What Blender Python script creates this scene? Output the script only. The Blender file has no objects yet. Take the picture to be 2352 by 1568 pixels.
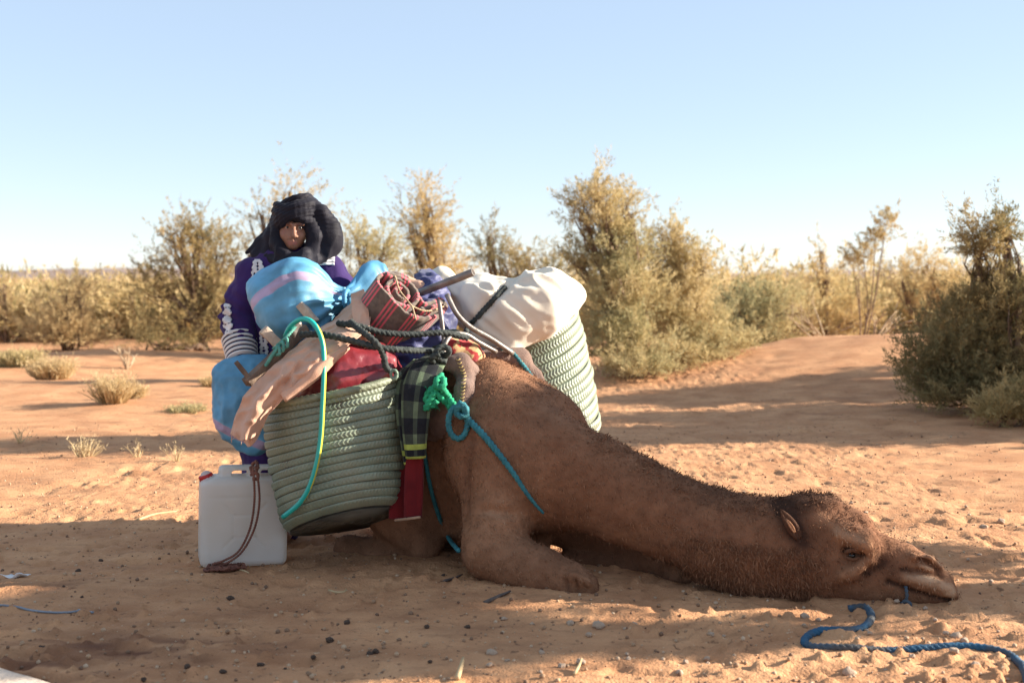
import bpy, math, random
import numpy as np
from mathutils import Vector, Matrix
from mathutils.bvhtree import BVHTree

random.seed(5)
rng = np.random.default_rng(5)
R = math.radians
SC = bpy.context.scene
COL = SC.collection

# ------------------------------------------------------------------ camera, sky, sun, exposure
CAM_H, FPX, UC, VC, HORIZON = 1.22, 2839.0, 1176.0, 784.0, 640.0
PITCH = math.atan((VC - HORIZON) / FPX)
cam_data = bpy.data.cameras.new('camera')
cam = bpy.data.objects.new('camera', cam_data)
COL.objects.link(cam)
cam.location = (0, 0, CAM_H)
cam.rotation_euler = (math.pi / 2 - PITCH, 0, 0)
cam_data.sensor_width = 36.0
cam_data.lens = 36.0 * FPX / 2352.0
cam_data.clip_start = 0.1
cam_data.clip_end = 20000
cam_data.dof.use_dof = True
cam_data.dof.focus_distance = 5.4
cam_data.dof.aperture_fstop = 2.8
SC.camera = cam

SUN_EL, SUN_FRONT = 20.5, -6.0          # degrees above the horizon; degrees from due right towards the camera
world = bpy.data.worlds.new('World')
SC.world = world
world.use_nodes = True
wn = world.node_tree
sky = wn.nodes.new('ShaderNodeTexSky')
sky.sky_type = 'NISHITA'
sky.sun_disc = False
sky.sun_elevation = R(SUN_EL)
sky.sun_rotation = R(90 + SUN_FRONT)
sky.altitude = 2000
sky.air_density = 1.0
sky.dust_density = 0.8
sky.ozone_density = 2.0
bg = wn.nodes['Background']
bg.inputs['Strength'].default_value = 0.10
tintn = wn.nodes.new('ShaderNodeMix'); tintn.data_type = 'RGBA'; tintn.blend_type = 'MULTIPLY'     # camera white balance
tintn.inputs['Factor'].default_value = 1.0
tintn.inputs['B'].default_value = (1.06, 0.93, 0.88, 1)
wn.links.new(sky.outputs[0], tintn.inputs['A'])
airl = wn.nodes.new('ShaderNodeMix'); airl.data_type = 'RGBA'                                       # thin even dust veil over the whole sky
airl.inputs['Factor'].default_value = 0.60
wn.links.new(tintn.outputs['Result'], airl.inputs['A'])
airl.inputs['B'].default_value = (2.12, 2.6, 3.15, 1)
wn.links.new(airl.outputs['Result'], bg.inputs['Color'])

sd = bpy.data.lights.new('sun', 'SUN')
sd.energy = 5.0
sd.angle = R(0.6)
sd.color = (1.0, 0.91, 0.78)
sun = bpy.data.objects.new('sun', sd)
COL.objects.link(sun)
sdir = Vector((math.cos(R(SUN_EL)) * math.cos(R(SUN_FRONT)), -math.cos(R(SUN_EL)) * math.sin(R(SUN_FRONT)), math.sin(R(SUN_EL))))
sun.rotation_euler = sdir.to_track_quat('Z', 'Y').to_euler()
sun.location = (20, -2, 12)

SC.view_settings.view_transform = 'Standard'
SC.view_settings.look = 'None'
SC.view_settings.gamma = 1.0
SC.view_settings.exposure = 1.55
try:
    SC.view_settings.use_curve_mapping = False
except Exception:
    pass
SC.render.engine = 'CYCLES'
SC.cycles.max_bounces = 6
SC.cycles.use_denoising = True

# ------------------------------------------------------------------ helpers: picture point at a real depth -> world point
def ray(u, v):
    a = (u - UC) / FPX
    b = (VC - v) / FPX
    return np.array([a, math.cos(PITCH) + b * math.sin(PITCH), -math.sin(PITCH) + b * math.cos(PITCH)])

def P(u, v, Y):
    d = ray(u, v)
    return np.array([0, 0, CAM_H]) + d * (Y / d[1])

def G(u, v, z=0.0):
    d = ray(u, v)
    return np.array([0, 0, CAM_H]) + d * ((z - CAM_H) / d[2])

# ------------------------------------------------------------------ helpers: noise
def _h(ix, iy, iz, seed):
    with np.errstate(over='ignore'):
        n = (ix.astype(np.uint32) * np.uint32(374761393) + iy.astype(np.uint32) * np.uint32(668265263)
             + iz.astype(np.uint32) * np.uint32(2147483647) + np.uint32((seed * 1274126177) & 0xffffffff))
        n = (n ^ (n >> np.uint32(13))) * np.uint32(1274126177)
        n = (n ^ (n >> np.uint32(16))) * np.uint32(2246822519)
        n = n ^ (n >> np.uint32(15))
    return n.astype(np.float64) / 4294967295.0

def vnoise(p, seed=0):
    p = np.asarray(p, float)
    i = np.floor(p).astype(np.int64)
    f = p - i
    f = f * f * f * (f * (f * 6 - 15) + 10)
    r = 0
    for dx in (0, 1):
        wx = f[:, 0] if dx else 1 - f[:, 0]
        for dy in (0, 1):
            wy = f[:, 1] if dy else 1 - f[:, 1]
            for dz in (0, 1):
                wz = f[:, 2] if dz else 1 - f[:, 2]
                r = r + wx * wy * wz * _h(i[:, 0] + dx, i[:, 1] + dy, i[:, 2] + dz, seed)
    return r * 2 - 1

def fbm(p, octv=4, seed=0, gain=0.5):
    p = np.asarray(p, float)
    a, s, t = 1.0, 0.0, 0.0
    for o in range(octv):
        s = s + a * vnoise(p * (2.03 ** o) + o * 17.3, seed + o)
        t += a
        a *= gain
    return s / t

# ------------------------------------------------------------------ helpers: objects
def tag(o, label=None, cat=None, group=None, kind=None):
    if label: o['label'] = label
    if cat: o['category'] = cat
    if group: o['group'] = group
    if kind: o['kind'] = kind
    return o

def thing(name, label, cat, base, group=None):
    o = bpy.data.objects.new(name, None)
    o.empty_display_size = 0.1
    COL.objects.link(o)
    o.location = tuple(float(c) for c in base)
    return tag(o, label, cat, group)

def root_loc(o):
    while o.parent: o = o.parent
    return np.array(o.location)

def raw_mesh(name, V, F, uv=None, tint=None, smooth=True):
    V = np.asarray(V, np.float32)
    F = F if isinstance(F, list) else [F]
    F = [np.asarray(f, np.int32) for f in F if len(f)]
    me = bpy.data.meshes.new(name)
    me.vertices.add(len(V))
    me.vertices.foreach_set('co', V.ravel())
    loops = np.concatenate([f.ravel() for f in F])
    sizes = np.concatenate([np.full(len(f), f.shape[1], np.int32) for f in F])
    starts = np.concatenate([[0], np.cumsum(sizes)[:-1]]).astype(np.int32)
    me.loops.add(len(loops))
    me.loops.foreach_set('vertex_index', loops)
    me.polygons.add(len(sizes))
    me.polygons.foreach_set('loop_start', starts)
    if smooth:
        me.polygons.foreach_set('use_smooth', np.ones(len(sizes), bool))
    me.update(calc_edges=True)
    if uv is not None:
        l = me.uv_layers.new(name='UVMap')
        l.data.foreach_set('uv', np.asarray(uv, np.float32)[loops].ravel())
    if tint is not None:
        a = me.attributes.new('tint', 'FLOAT', 'POINT')
        a.data.foreach_set('value', np.asarray(tint, np.float32))
    return me

def mesh(name, V, F, mat, parent=None, base=None, uv=None, tint=None, smooth=True):
    V = np.asarray(V, float)
    if parent is not None:
        b = root_loc(parent)
    else:
        if base is None:
            lo, hi = V.min(0), V.max(0)
            base = np.array([(lo[0] + hi[0]) / 2, (lo[1] + hi[1]) / 2, lo[2]])
        b = np.asarray(base, float)
    me = raw_mesh(name, V - b, F, uv, tint, smooth)
    mats = mat if isinstance(mat, (list, tuple)) else [mat]
    for m in mats: me.materials.append(m)
    o = bpy.data.objects.new(name, me)
    COL.objects.link(o)
    if parent is not None:
        o.parent = parent
    else:
        o.location = tuple(float(c) for c in b)
    return o

def merge(parts):
    Vs, Fs, n = [], {}, 0
    for V, F in parts:
        V = np.asarray(V, float)
        for f in (F if isinstance(F, list) else [F]):
            f = np.asarray(f, np.int64)
            if len(f): Fs.setdefault(f.shape[1], []).append(f + n)
        Vs.append(V); n += len(V)
    return np.concatenate(Vs), [np.concatenate(x) for x in Fs.values()]

def norm(v):
    v = np.asarray(v, float)
    return v / (np.linalg.norm(v, axis=-1, keepdims=True) + 1e-12)

def vnormals(V, F):
    N = np.zeros_like(V)
    for f in (F if isinstance(F, list) else [F]):
        n = np.cross(V[f[:, 1]] - V[f[:, 0]], V[f[:, 2]] - V[f[:, 0]])
        for k in range(f.shape[1]): np.add.at(N, f[:, k], n)
    return norm(N)

def smooth_path(pts, step):
    p = np.asarray(pts, float)
    if len(p) == 2:
        n = max(2, int(np.linalg.norm(p[1] - p[0]) / step) + 1)
        return p[0] + (p[1] - p[0]) * np.linspace(0, 1, n)[:, None]
    q = np.vstack([2 * p[0] - p[1], p, 2 * p[-1] - p[-2]])
    out = []
    for i in range(1, len(q) - 2):
        n = max(2, int(np.linalg.norm(q[i + 1] - q[i]) / step))
        t = np.linspace(0, 1, n, endpoint=False)[:, None]
        a, b, c, d = q[i - 1], q[i], q[i + 1], q[i + 2]
        out.append(0.5 * ((2 * b) + (c - a) * t + (2 * a - 5 * b + 4 * c - d) * t ** 2 + (3 * b - a - 3 * c + d) * t ** 3))
    out.append(p[-1:])
    return np.concatenate(out)

def frames(p):
    t = np.gradient(p, axis=0); t = norm(t)
    n = np.cross(t[0], [0, 0, 1.0])
    if np.linalg.norm(n) < 1e-3: n = np.cross(t[0], [1.0, 0, 0])
    n = n / np.linalg.norm(n)
    N = np.zeros_like(p)
    for i in range(len(p)):
        n = n - t[i] * np.dot(n, t[i]); n = n / (np.linalg.norm(n) + 1e-12); N[i] = n
    return t, N, np.cross(t, N)

def loft(rings, cap=True):
    rings = np.asarray(rings, float)
    n, m, _ = rings.shape
    V = rings.reshape(-1, 3)
    i = np.arange(n - 1)[:, None] * m; j = np.arange(m)[None]; j2 = (j + 1) % m
    Q = np.stack([i + j, i + j2, i + m + j2, i + m + j], -1).reshape(-1, 4)
    F = [Q]
    if cap:
        V = np.vstack([V, rings[0].mean(0), rings[-1].mean(0)])
        a = np.arange(m); b = (a + 1) % m
        F.append(np.concatenate([np.stack([b, a, np.full(m, n * m)], -1),
                                 np.stack([(n - 1) * m + a, (n - 1) * m + b, np.full(m, n * m + 1)], -1)]))
    return V, F

def tube(pts, r, seg=8, step=None, strands=0, pitch=6.0, amp=0.30, smooth=True):
    r0 = float(np.max(r))
    step = step or (r0 * 0.7 if strands else r0 * 1.5)
    p = smooth_path(pts, step) if smooth else np.asarray(pts, float)
    t, N, B = frames(p)
    s = np.concatenate([[0], np.cumsum(np.linalg.norm(np.diff(p, axis=0), axis=1))])
    rr = np.interp(s / s[-1], np.linspace(0, 1, np.size(r)), np.atleast_1d(r)) if np.size(r) > 1 else np.full(len(p), r0)
    th = np.linspace(0, 2 * math.pi, seg, endpoint=False)
    rad = rr[:, None] * np.ones(seg)
    if strands:
        rad = rad * (1 - amp + amp * np.abs(np.cos(strands / 2 * th[None] - s[:, None] / (r0 * pitch) * math.pi * strands)) * 1.6)
    rings = p[:, None] + rad[..., None] * (np.cos(th)[None, :, None] * N[:, None] + np.sin(th)[None, :, None] * B[:, None])
    return loft(rings)

def rope(pts, r, strands=3, seg=15):
    return tube(pts, r, seg=seg, strands=strands, step=float(np.max(r)) * .55, pitch=5.0, amp=.36)

def rrect(w, h, rad, n=4):
    out = []
    for cx, cy, a0 in ((w / 2 - rad, h / 2 - rad, 0), (-w / 2 + rad, h / 2 - rad, 90), (-w / 2 + rad, -h / 2 + rad, 180), (w / 2 - rad, -h / 2 + rad, 270)):
        for k in range(n):
            a = R(a0 + 90 * k / (n - 1)); out.append((cx + rad * math.cos(a), cy + rad * math.sin(a)))
    return np.array(out)

def bar(p0, p1, w, h, rad=0.004, up=(0, 0, 1.0), rough=0.0, seed=1):
    p0 = np.asarray(p0, float); p1 = np.asarray(p1, float)
    L = np.linalg.norm(p1 - p0); d = (p1 - p0) / L
    x = norm(np.cross(d, up)); y = np.cross(x, d)
    rings = []
    st = [(0, -rad), (rad * .3, -rad * .3), (rad, 0)] + [(L * f, 0) for f in np.linspace(.1, .9, 7)] + [(L - rad, 0), (L - rad * .3, -rad * .3), (L, -rad)]
    for s, ins in st:
        q = rrect(w + 2 * ins, h + 2 * ins, max(rad * .6, 1e-4))
        rings.append(p0 + d * s + q[:, :1] * x + q[:, 1:] * y)
    V, F = loft(rings)
    if rough:
        V = V + norm(rng.normal(size=V.shape)) * 0 + vnormals(V, F) * (vnoise(V * 45, seed) * rough)[:, None]
    return V, F

def ico(sub=2):
    t = (1 + 5 ** .5) / 2
    V = [(-1, t, 0), (1, t, 0), (-1, -t, 0), (1, -t, 0), (0, -1, t), (0, 1, t), (0, -1, -t), (0, 1, -t), (t, 0, -1), (t, 0, 1), (-t, 0, -1), (-t, 0, 1)]
    F = [(0, 11, 5), (0, 5, 1), (0, 1, 7), (0, 7, 10), (0, 10, 11), (1, 5, 9), (5, 11, 4), (11, 10, 2), (10, 7, 6), (7, 1, 8), (3, 9, 4), (3, 4, 2), (3, 2, 6), (3, 6, 8), (3, 8, 9), (4, 9, 5), (2, 4, 11), (6, 2, 10), (8, 6, 7), (9, 8, 1)]
    V = [np.array(v) / np.linalg.norm(v) for v in V]
    for _ in range(sub):
        c, G2 = {}, []
        def mid(a, b):
            k = (min(a, b), max(a, b))
            if k not in c:
                m = V[a] + V[b]; V.append(m / np.linalg.norm(m)); c[k] = len(V) - 1
            return c[k]
        for a, b, d in F:
            x, y, z = mid(a, b), mid(b, d), mid(d, a)
            G2 += [(a, x, z), (b, y, x), (d, z, y), (x, y, z)]
        F = G2
    return np.array(V), np.array(F)

# ------------------------------------------------------------------ helpers: soft solids (distance field -> surface nets)
class Solid:
    def __init__(s, lo, hi, h):
        s.lo = np.asarray(lo, float); s.h = h
        s.n = np.ceil((np.asarray(hi, float) - s.lo) / h).astype(int) + 1
        s.rs = 1.0
        s.D = np.full(s.n, 10.0, np.float32)
        s.ax = [s.lo[k] + h * np.arange(s.n[k]) for k in range(3)]
    def sub(s, lo, hi):
        a = np.clip(np.floor((lo - s.lo) / s.h).astype(int), 0, s.n)
        b = np.clip(np.ceil((hi - s.lo) / s.h).astype(int) + 1, 0, s.n)
        sl = tuple(slice(a[k], b[k]) for k in range(3))
        g = np.stack(np.meshgrid(*[s.ax[k][sl[k]] for k in range(3)], indexing='ij'), -1)
        return sl, g
    def put(s, sl, d, k, cut):
        if d.size == 0: return
        D = s.D[sl]
        if cut:
            a, b = D, -d
            hh = np.maximum(k - np.abs(a - b), 0) / k
            s.D[sl] = np.maximum(a, b) + hh * hh * k / 4
        else:
            hh = np.maximum(k - np.abs(D - d), 0) / k
            s.D[sl] = np.minimum(D, d) - hh * hh * k / 4
    def cone(s, a, b, ra, rb, k=.03, flat=None, cut=False):
        a = np.asarray(a, float); b = np.asarray(b, float); ra, rb, k = ra * s.rs, rb * s.rs, k * s.rs
        m = max(ra, rb) + k + 3 * s.h
        sl, g = s.sub(np.minimum(a, b) - m, np.maximum(a, b) + m)
        d = b - a; L2 = d @ d + 1e-9
        q = g - a
        t = np.clip((q @ d) / L2, 0, 1)
        w = q - t[..., None] * d
        if flat is not None:
            n = norm(flat[0]); w = w + (w @ n)[..., None] * n * (flat[1] - 1)
        s.put(sl, np.linalg.norm(w, axis=-1) - (ra + (rb - ra) * t), k, cut)
    def chain(s, pts, rad, k=.03, flat=None, cut=False):
        for i in range(len(pts) - 1):
            s.cone(pts[i], pts[i + 1], rad[i], rad[i + 1], k, flat, cut)
    def ell(s, c, r, k=.03, rot=None, cut=False):
        c = np.asarray(c, float); r = np.asarray(r, float) * s.rs; k = k * s.rs
        m = r.max() + k + 3 * s.h
        sl, g = s.sub(c - m, c + m)
        q = g - c
        if rot is not None: q = q @ np.asarray(rot)
        k0 = np.linalg.norm(q / r, axis=-1); k1 = np.linalg.norm(q / (r * r), axis=-1) + 1e-9
        s.put(sl, k0 * (k0 - 1) / k1, k, cut)
    def box(s, c, half, rad=.01, k=.01, rot=None, cut=False):
        c = np.asarray(c, float); half = np.asarray(half, float)
        m = np.linalg.norm(half) + k + 3 * s.h
        sl, g = s.sub(c - m, c + m)
        q = g - c
        if rot is not None: q = q @ np.asarray(rot)
        q = np.abs(q) - (half - rad)
        s.put(sl, np.linalg.norm(np.maximum(q, 0), axis=-1) + np.minimum(q.max(-1), 0) - rad, k, cut)
    def mesh(s):
        D = s.D; I = D < 0
        cnt = np.zeros(np.array(D.shape) - 1, np.int8)
        for a in (0, 1):
            for b in (0, 1):
                for c in (0, 1):
                    cnt += I[a:D.shape[0] - 1 + a, b:D.shape[1] - 1 + b, c:D.shape[2] - 1 + c]
        act = (cnt > 0) & (cnt < 8)
        idx = np.full(act.shape, -1, np.int64)
        C = np.argwhere(act); idx[act] = np.arange(len(C))
        acc = np.zeros((len(C), 3)); num = np.zeros(len(C))
        crn = [(a, b, c) for a in (0, 1) for b in (0, 1) for c in (0, 1)]
        for i, x in enumerate(crn):
            for y in crn[i + 1:]:
                if sum(abs(np.array(x) - y)) != 1: continue
                d0 = D[C[:, 0] + x[0], C[:, 1] + x[1], C[:, 2] + x[2]].astype(float)
                d1 = D[C[:, 0] + y[0], C[:, 1] + y[1], C[:, 2] + y[2]].astype(float)
                ok = (d0 < 0) != (d1 < 0)
                t = np.where(ok, d0 / np.where(ok, d0 - d1, 1), 0)
                acc += np.where(ok[:, None], np.array(x) + t[:, None] * (np.array(y) - np.array(x)), 0); num += ok
        V = s.lo + s.h * (C + acc / num[:, None])
        Q = []
        for ax in range(3):
            o = [k for k in range(3) if k != ax]
            A = [slice(None)] * 3; B = [slice(None)] * 3
            A[ax] = slice(0, -1); B[ax] = slice(1, None)
            E = np.argwhere(I[tuple(A)] != I[tuple(B)])
            E = E[(E[:, o[0]] > 0) & (E[:, o[1]] > 0) & (E[:, o[0]] < D.shape[o[0]] - 1) & (E[:, o[1]] < D.shape[o[1]] - 1)]
            ins = I[tuple(E.T)]
            def cell(da, db):
                e = E.copy(); e[:, o[0]] -= da; e[:, o[1]] -= db
                return idx[tuple(e.T)]
            q = np.stack([cell(1, 1), cell(0, 1), cell(0, 0), cell(1, 0)], -1)
            flip = ins if ax != 1 else ~ins
            q = np.where(flip[:, None], q, q[:, ::-1])
            Q.append(q)
        return V, [np.concatenate(Q)]

def relax(V, F, n=2, w=.5):
    f = F[0]
    for _ in range(n):
        A = np.zeros_like(V); c = np.zeros(len(V))
        for k in range(f.shape[1]):
            a, b = f[:, k], f[:, (k + 1) % f.shape[1]]
            np.add.at(A, a, V[b]); np.add.at(A, b, V[a]); np.add.at(c, a, 1); np.add.at(c, b, 1)
        V = V * (1 - w) + w * A / np.maximum(c, 1)[:, None]
    return V

def bvh(V, F):
    return BVHTree.FromPolygons([tuple(v) for v in V], [tuple(int(i) for i in q) for f in F for q in f])

def hit(tree, u, v, off=0.0, Y=5.2):
    d = Vector(ray(u, v)).normalized()
    trees = tree if isinstance(tree, list) else [tree]
    h = min((t.ray_cast(Vector((0, 0, CAM_H)), d) for t in trees), key=lambda q: 1e9 if q[0] is None else q[3])
    if h[0] is None: return P(u, v, Y)
    n = h[1] if h[1].dot(d) < 0 else -h[1]
    return np.array(h[0] + n * off)

# ------------------------------------------------------------------ helpers: materials
def mat(name, col, col2=None, rough=.85, vs=6.0, bump=.3, bs=60.0, spec=.3, detail=6, metal=0.0, coat=0.0, sheen=0.0, bdist=.01, amount=(.35, .65), stretch=None, extra=None):
    m = bpy.data.materials.new(name); m.use_nodes = True
    nt = m.node_tree; L = nt.links; b = nt.nodes['Principled BSDF']
    tc = nt.nodes.new('ShaderNodeTexCoord'); src = tc.outputs['Object']
    if stretch:
        mp = nt.nodes.new('ShaderNodeMapping'); mp.inputs['Scale'].default_value = stretch
        L.new(src, mp.inputs[0]); src = mp.outputs[0]
    n1 = nt.nodes.new('ShaderNodeTexNoise'); n1.inputs['Scale'].default_value = vs; n1.inputs['Detail'].default_value = detail
    L.new(src, n1.inputs['Vector'])
    rp = nt.nodes.new('ShaderNodeValToRGB')
    rp.color_ramp.elements[0].position, rp.color_ramp.elements[1].position = amount
    c2 = col2 or tuple(c * .72 for c in col)
    rp.color_ramp.elements[0].color = (*c2, 1); rp.color_ramp.elements[1].color = (*col, 1)
    L.new(n1.outputs[0], rp.inputs[0])
    out = rp.outputs[0]
    if extra: out = extra(nt, out)
    L.new(out, b.inputs['Base Color'])
    b.inputs['Roughness'].default_value = rough
    b.inputs['Metallic'].default_value = metal
    b.inputs['Specular IOR Level'].default_value = spec
    b.inputs['Coat Weight'].default_value = coat
    b.inputs['Sheen Weight'].default_value = sheen
    if bump:
        n2 = nt.nodes.new('ShaderNodeTexNoise'); n2.inputs['Scale'].default_value = bs; n2.inputs['Detail'].default_value = 5
        L.new(src, n2.inputs['Vector'])
        bp = nt.nodes.new('ShaderNodeBump'); bp.inputs['Strength'].default_value = bump; bp.inputs['Distance'].default_value = bdist
        L.new(n2.outputs[0], bp.inputs['Height']); L.new(bp.outputs[0], b.inputs['Normal'])
    return m

def tint_mix(stops, fac=1.0):
    """colour of the 'tint' attribute through a ramp, multiplied lightly by the material's own noise"""
    def f(nt, noise):
        a = nt.nodes.new('ShaderNodeAttribute'); a.attribute_name = 'tint'
        r = nt.nodes.new('ShaderNodeValToRGB')
        e = r.color_ramp.elements
        while len(e) < len(stops): e.new(.5)
        for el, (p, c) in zip(e, stops): el.position = p; el.color = (*c, 1)
        nt.links.new(a.outputs['Fac'], r.inputs[0])
        mx = nt.nodes.new('ShaderNodeMix'); mx.data_type = 'RGBA'; mx.blend_type = 'MULTIPLY'; mx.inputs['Factor'].default_value = fac
        nt.links.new(r.outputs[0], mx.inputs['A']); nt.links.new(noise, mx.inputs['B'])
        return mx.outputs['Result']
    return f

def leaf_mat(name, stops, trans=.42):
    m = bpy.data.materials.new(name); m.use_nodes = True
    nt = m.node_tree; b = nt.nodes['Principled BSDF']; out = nt.nodes['Material Output']
    a = nt.nodes.new('ShaderNodeAttribute'); a.attribute_name = 'tint'
    r = nt.nodes.new('ShaderNodeValToRGB'); e = r.color_ramp.elements
    while len(e) < len(stops): e.new(.5)
    for el, (p, c) in zip(e, stops): el.position = p; el.color = (*c, 1)
    nt.links.new(a.outputs['Fac'], r.inputs[0]); nt.links.new(r.outputs[0], b.inputs['Base Color'])
    b.inputs['Roughness'].default_value = .75; b.inputs['Specular IOR Level'].default_value = .2
    t = nt.nodes.new('ShaderNodeBsdfTranslucent'); nt.links.new(r.outputs[0], t.inputs[0])
    mx = nt.nodes.new('ShaderNodeMixShader'); mx.inputs[0].default_value = trans
    nt.links.new(b.outputs[0], mx.inputs[1]); nt.links.new(t.outputs[0], mx.inputs[2]); nt.links.new(mx.outputs[0], out.inputs[0])
    return m

# ------------------------------------------------------------------ the ground
def sstep(a, b, x):
    t = np.clip((x - a) / (b - a), 0, 1)
    return t * t * (3 - 2 * t)

def gz(x, y, fine=True):
    x = np.asarray(x, float); y = np.asarray(y, float)
    sh = np.broadcast(x, y).shape
    x = np.broadcast_to(x, sh).ravel(); y = np.broadcast_to(y, sh).ravel()
    p = np.stack([x, y, np.zeros_like(x)], -1)
    z = .16 * sstep(7, 16, y) * fbm(p * np.array([.22, .3, 1]), 3, 3)
    z += .50 * np.exp(-((x - 4.9) / 3.0) ** 2 - ((y - 15.2) / 2.3) ** 2)
    z += .20 * np.exp(-((x + 5.8) / 2.2) ** 2 - ((y - 18.5) / 1.6) ** 2)
    z += .022 * fbm(p * np.array([1.1, 1.6, 1]), 3, 11)
    if fine:
        near = 1 - sstep(10, 25, y)
        q = p * np.array([5.5, 7.0, 1])
        n = fbm(q, 3, 21)
        z += near * .011 * n
        dn = p * np.array([9, 13, 1])
        dim = vnoise(dn, 31) + .35 * fbm(p * np.array([1.3, 1.9, 1]), 2, 35)
        z -= near * .016 * sstep(.45, .85, dim)                       # hoof and foot dents
        clod = (1 + 1.1 * fbm(p * np.array([1.7, 2.6, 1]), 2, 37)) * vnoise(p * np.array([26, 34, 1]), 41) * vnoise(p * np.array([14, 15, 1]) + 9, 43)
        z += near * (.012 + .008 * (1 - sstep(4.6, 5.6, y))) * sstep(.16, .6, clod)
        z += near * .0045 * vnoise(p * np.array([48, 60, 1]), 47)
    return z.reshape(sh)

def gz1(x, y):
    return float(gz(np.array([x]), np.array([y]))[0])

def grow(a, f, end, step):
    out = []
    while a < end:
        step *= f; a += step; out.append(a)
    return out

cx = np.arange(0, 2.45, .0135); xs = np.concatenate([cx, grow(cx[-1], 1.085, 6000, .0135)])
xs = np.concatenate([-xs[::-1], xs[1:]])
ys = [2.6]
while ys[-1] < 14: ys.append(ys[-1] * 1.0042)
ys = np.concatenate([-np.array(grow(-2.6, 1.5, 60, .1))[::-1], ys, grow(ys[-1], 1.045, 9000, .06)])
gx, gy = np.meshgrid(xs, ys)
zz = gz(gx, gy)
ny, nx = gx.shape
i = np.arange(ny - 1)[:, None] * nx; j = np.arange(nx - 1)[None]
Q = np.stack([i + j, i + j + 1, i + nx + j + 1, i + nx + j], -1).reshape(-1, 4)

def sand_extra(nt, out):
    L = nt.links
    tc = nt.nodes.new('ShaderNodeTexCoord')
    def noise(scale, lo, hi, det=5, st=None):
        src = tc.outputs['Object']
        if st:
            mp = nt.nodes.new('ShaderNodeMapping'); mp.inputs['Scale'].default_value = st
            L.new(src, mp.inputs[0]); src = mp.outputs[0]
        n = nt.nodes.new('ShaderNodeTexNoise'); n.inputs['Scale'].default_value = scale; n.inputs['Detail'].default_value = det
        L.new(src, n.inputs['Vector'])
        r = nt.nodes.new('ShaderNodeMapRange'); r.inputs['From Min'].default_value = lo; r.inputs['From Max'].default_value = hi
        L.new(n.outputs[0], r.inputs['Value'])
        return r.outputs[0]
    def mixin(a, col, fac, mul=1.0):
        if mul != 1.0:
            k = nt.nodes.new('ShaderNodeMath'); k.operation = 'MULTIPLY'; k.inputs[1].default_value = mul
            L.new(fac, k.inputs[0]); fac = k.outputs[0]
        mx = nt.nodes.new('ShaderNodeMix'); mx.data_type = 'RGBA'
        L.new(fac, mx.inputs['Factor']); L.new(a, mx.inputs['A']); mx.inputs['B'].default_value = (*col, 1)
        return mx.outputs['Result']
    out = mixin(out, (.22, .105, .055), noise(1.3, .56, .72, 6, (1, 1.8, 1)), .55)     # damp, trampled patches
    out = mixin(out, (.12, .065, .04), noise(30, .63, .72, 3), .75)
    out = mixin(out, (.30, .155, .08), noise(11, .55, .70, 4, (.6, 1.6, 1)), .5)                    # specks of dung and chaff
    out = mixin(out, (.62, .46, .30), noise(55, .68, .76, 2), .7)                      # pale grit
    at = nt.nodes.new('ShaderNodeAttribute'); at.attribute_name = 'tint'
    out = mixin(out, (.17, .075, .042), at.outputs['Fac'])
    return out
M_sand = mat('sand', (.58, .308, .156), (.45, .220, .108), rough=.95, vs=3.2, bump=.55, bs=95, spec=.15, detail=8, bdist=.012, extra=sand_extra)
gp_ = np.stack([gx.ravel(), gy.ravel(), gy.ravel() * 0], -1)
damp = np.zeros(len(gp_))  # damp stains, plus the foreground shade painted darker and redder
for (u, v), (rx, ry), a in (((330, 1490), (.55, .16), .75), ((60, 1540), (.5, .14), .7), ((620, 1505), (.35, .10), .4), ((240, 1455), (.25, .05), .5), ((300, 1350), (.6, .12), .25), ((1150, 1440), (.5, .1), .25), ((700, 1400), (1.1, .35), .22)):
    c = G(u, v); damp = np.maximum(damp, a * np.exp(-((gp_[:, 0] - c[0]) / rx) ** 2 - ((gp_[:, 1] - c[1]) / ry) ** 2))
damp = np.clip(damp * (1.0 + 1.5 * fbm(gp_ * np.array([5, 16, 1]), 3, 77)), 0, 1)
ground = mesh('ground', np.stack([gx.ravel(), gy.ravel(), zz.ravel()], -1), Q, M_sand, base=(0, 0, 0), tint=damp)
tag(ground, kind='structure')

# ------------------------------------------------------------------ bushes and trees
LEAF_GOLD = leaf_mat('leaf_golden_green', [(0, (.20, .185, .085)), (.35, (.40, .31, .14)), (.7, (.56, .41, .19)), (1, (.64, .50, .28))])
LEAF_GREY = leaf_mat('leaf_grey_green', [(0, (.19, .20, .11)), (.4, (.38, .34, .18)), (.75, (.54, .42, .21)), (1, (.62, .49, .28))])
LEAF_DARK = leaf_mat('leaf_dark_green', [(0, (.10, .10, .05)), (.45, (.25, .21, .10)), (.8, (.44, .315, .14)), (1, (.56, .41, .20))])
LEAF_DRY = leaf_mat('leaf_dry_straw', [(0, (.36, .26, .13)), (.5, (.56, .41, .21)), (1, (.66, .52, .31))])
M_bark = mat('bark', (.24, .155, .10), (.13, .08, .05), vs=30, bump=.6, bs=120, stretch=(1, 1, .3))
M_drytwig = mat('dry_twig', (.50, .38, .25), (.33, .23, .14), vs=20, bump=.3)

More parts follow.
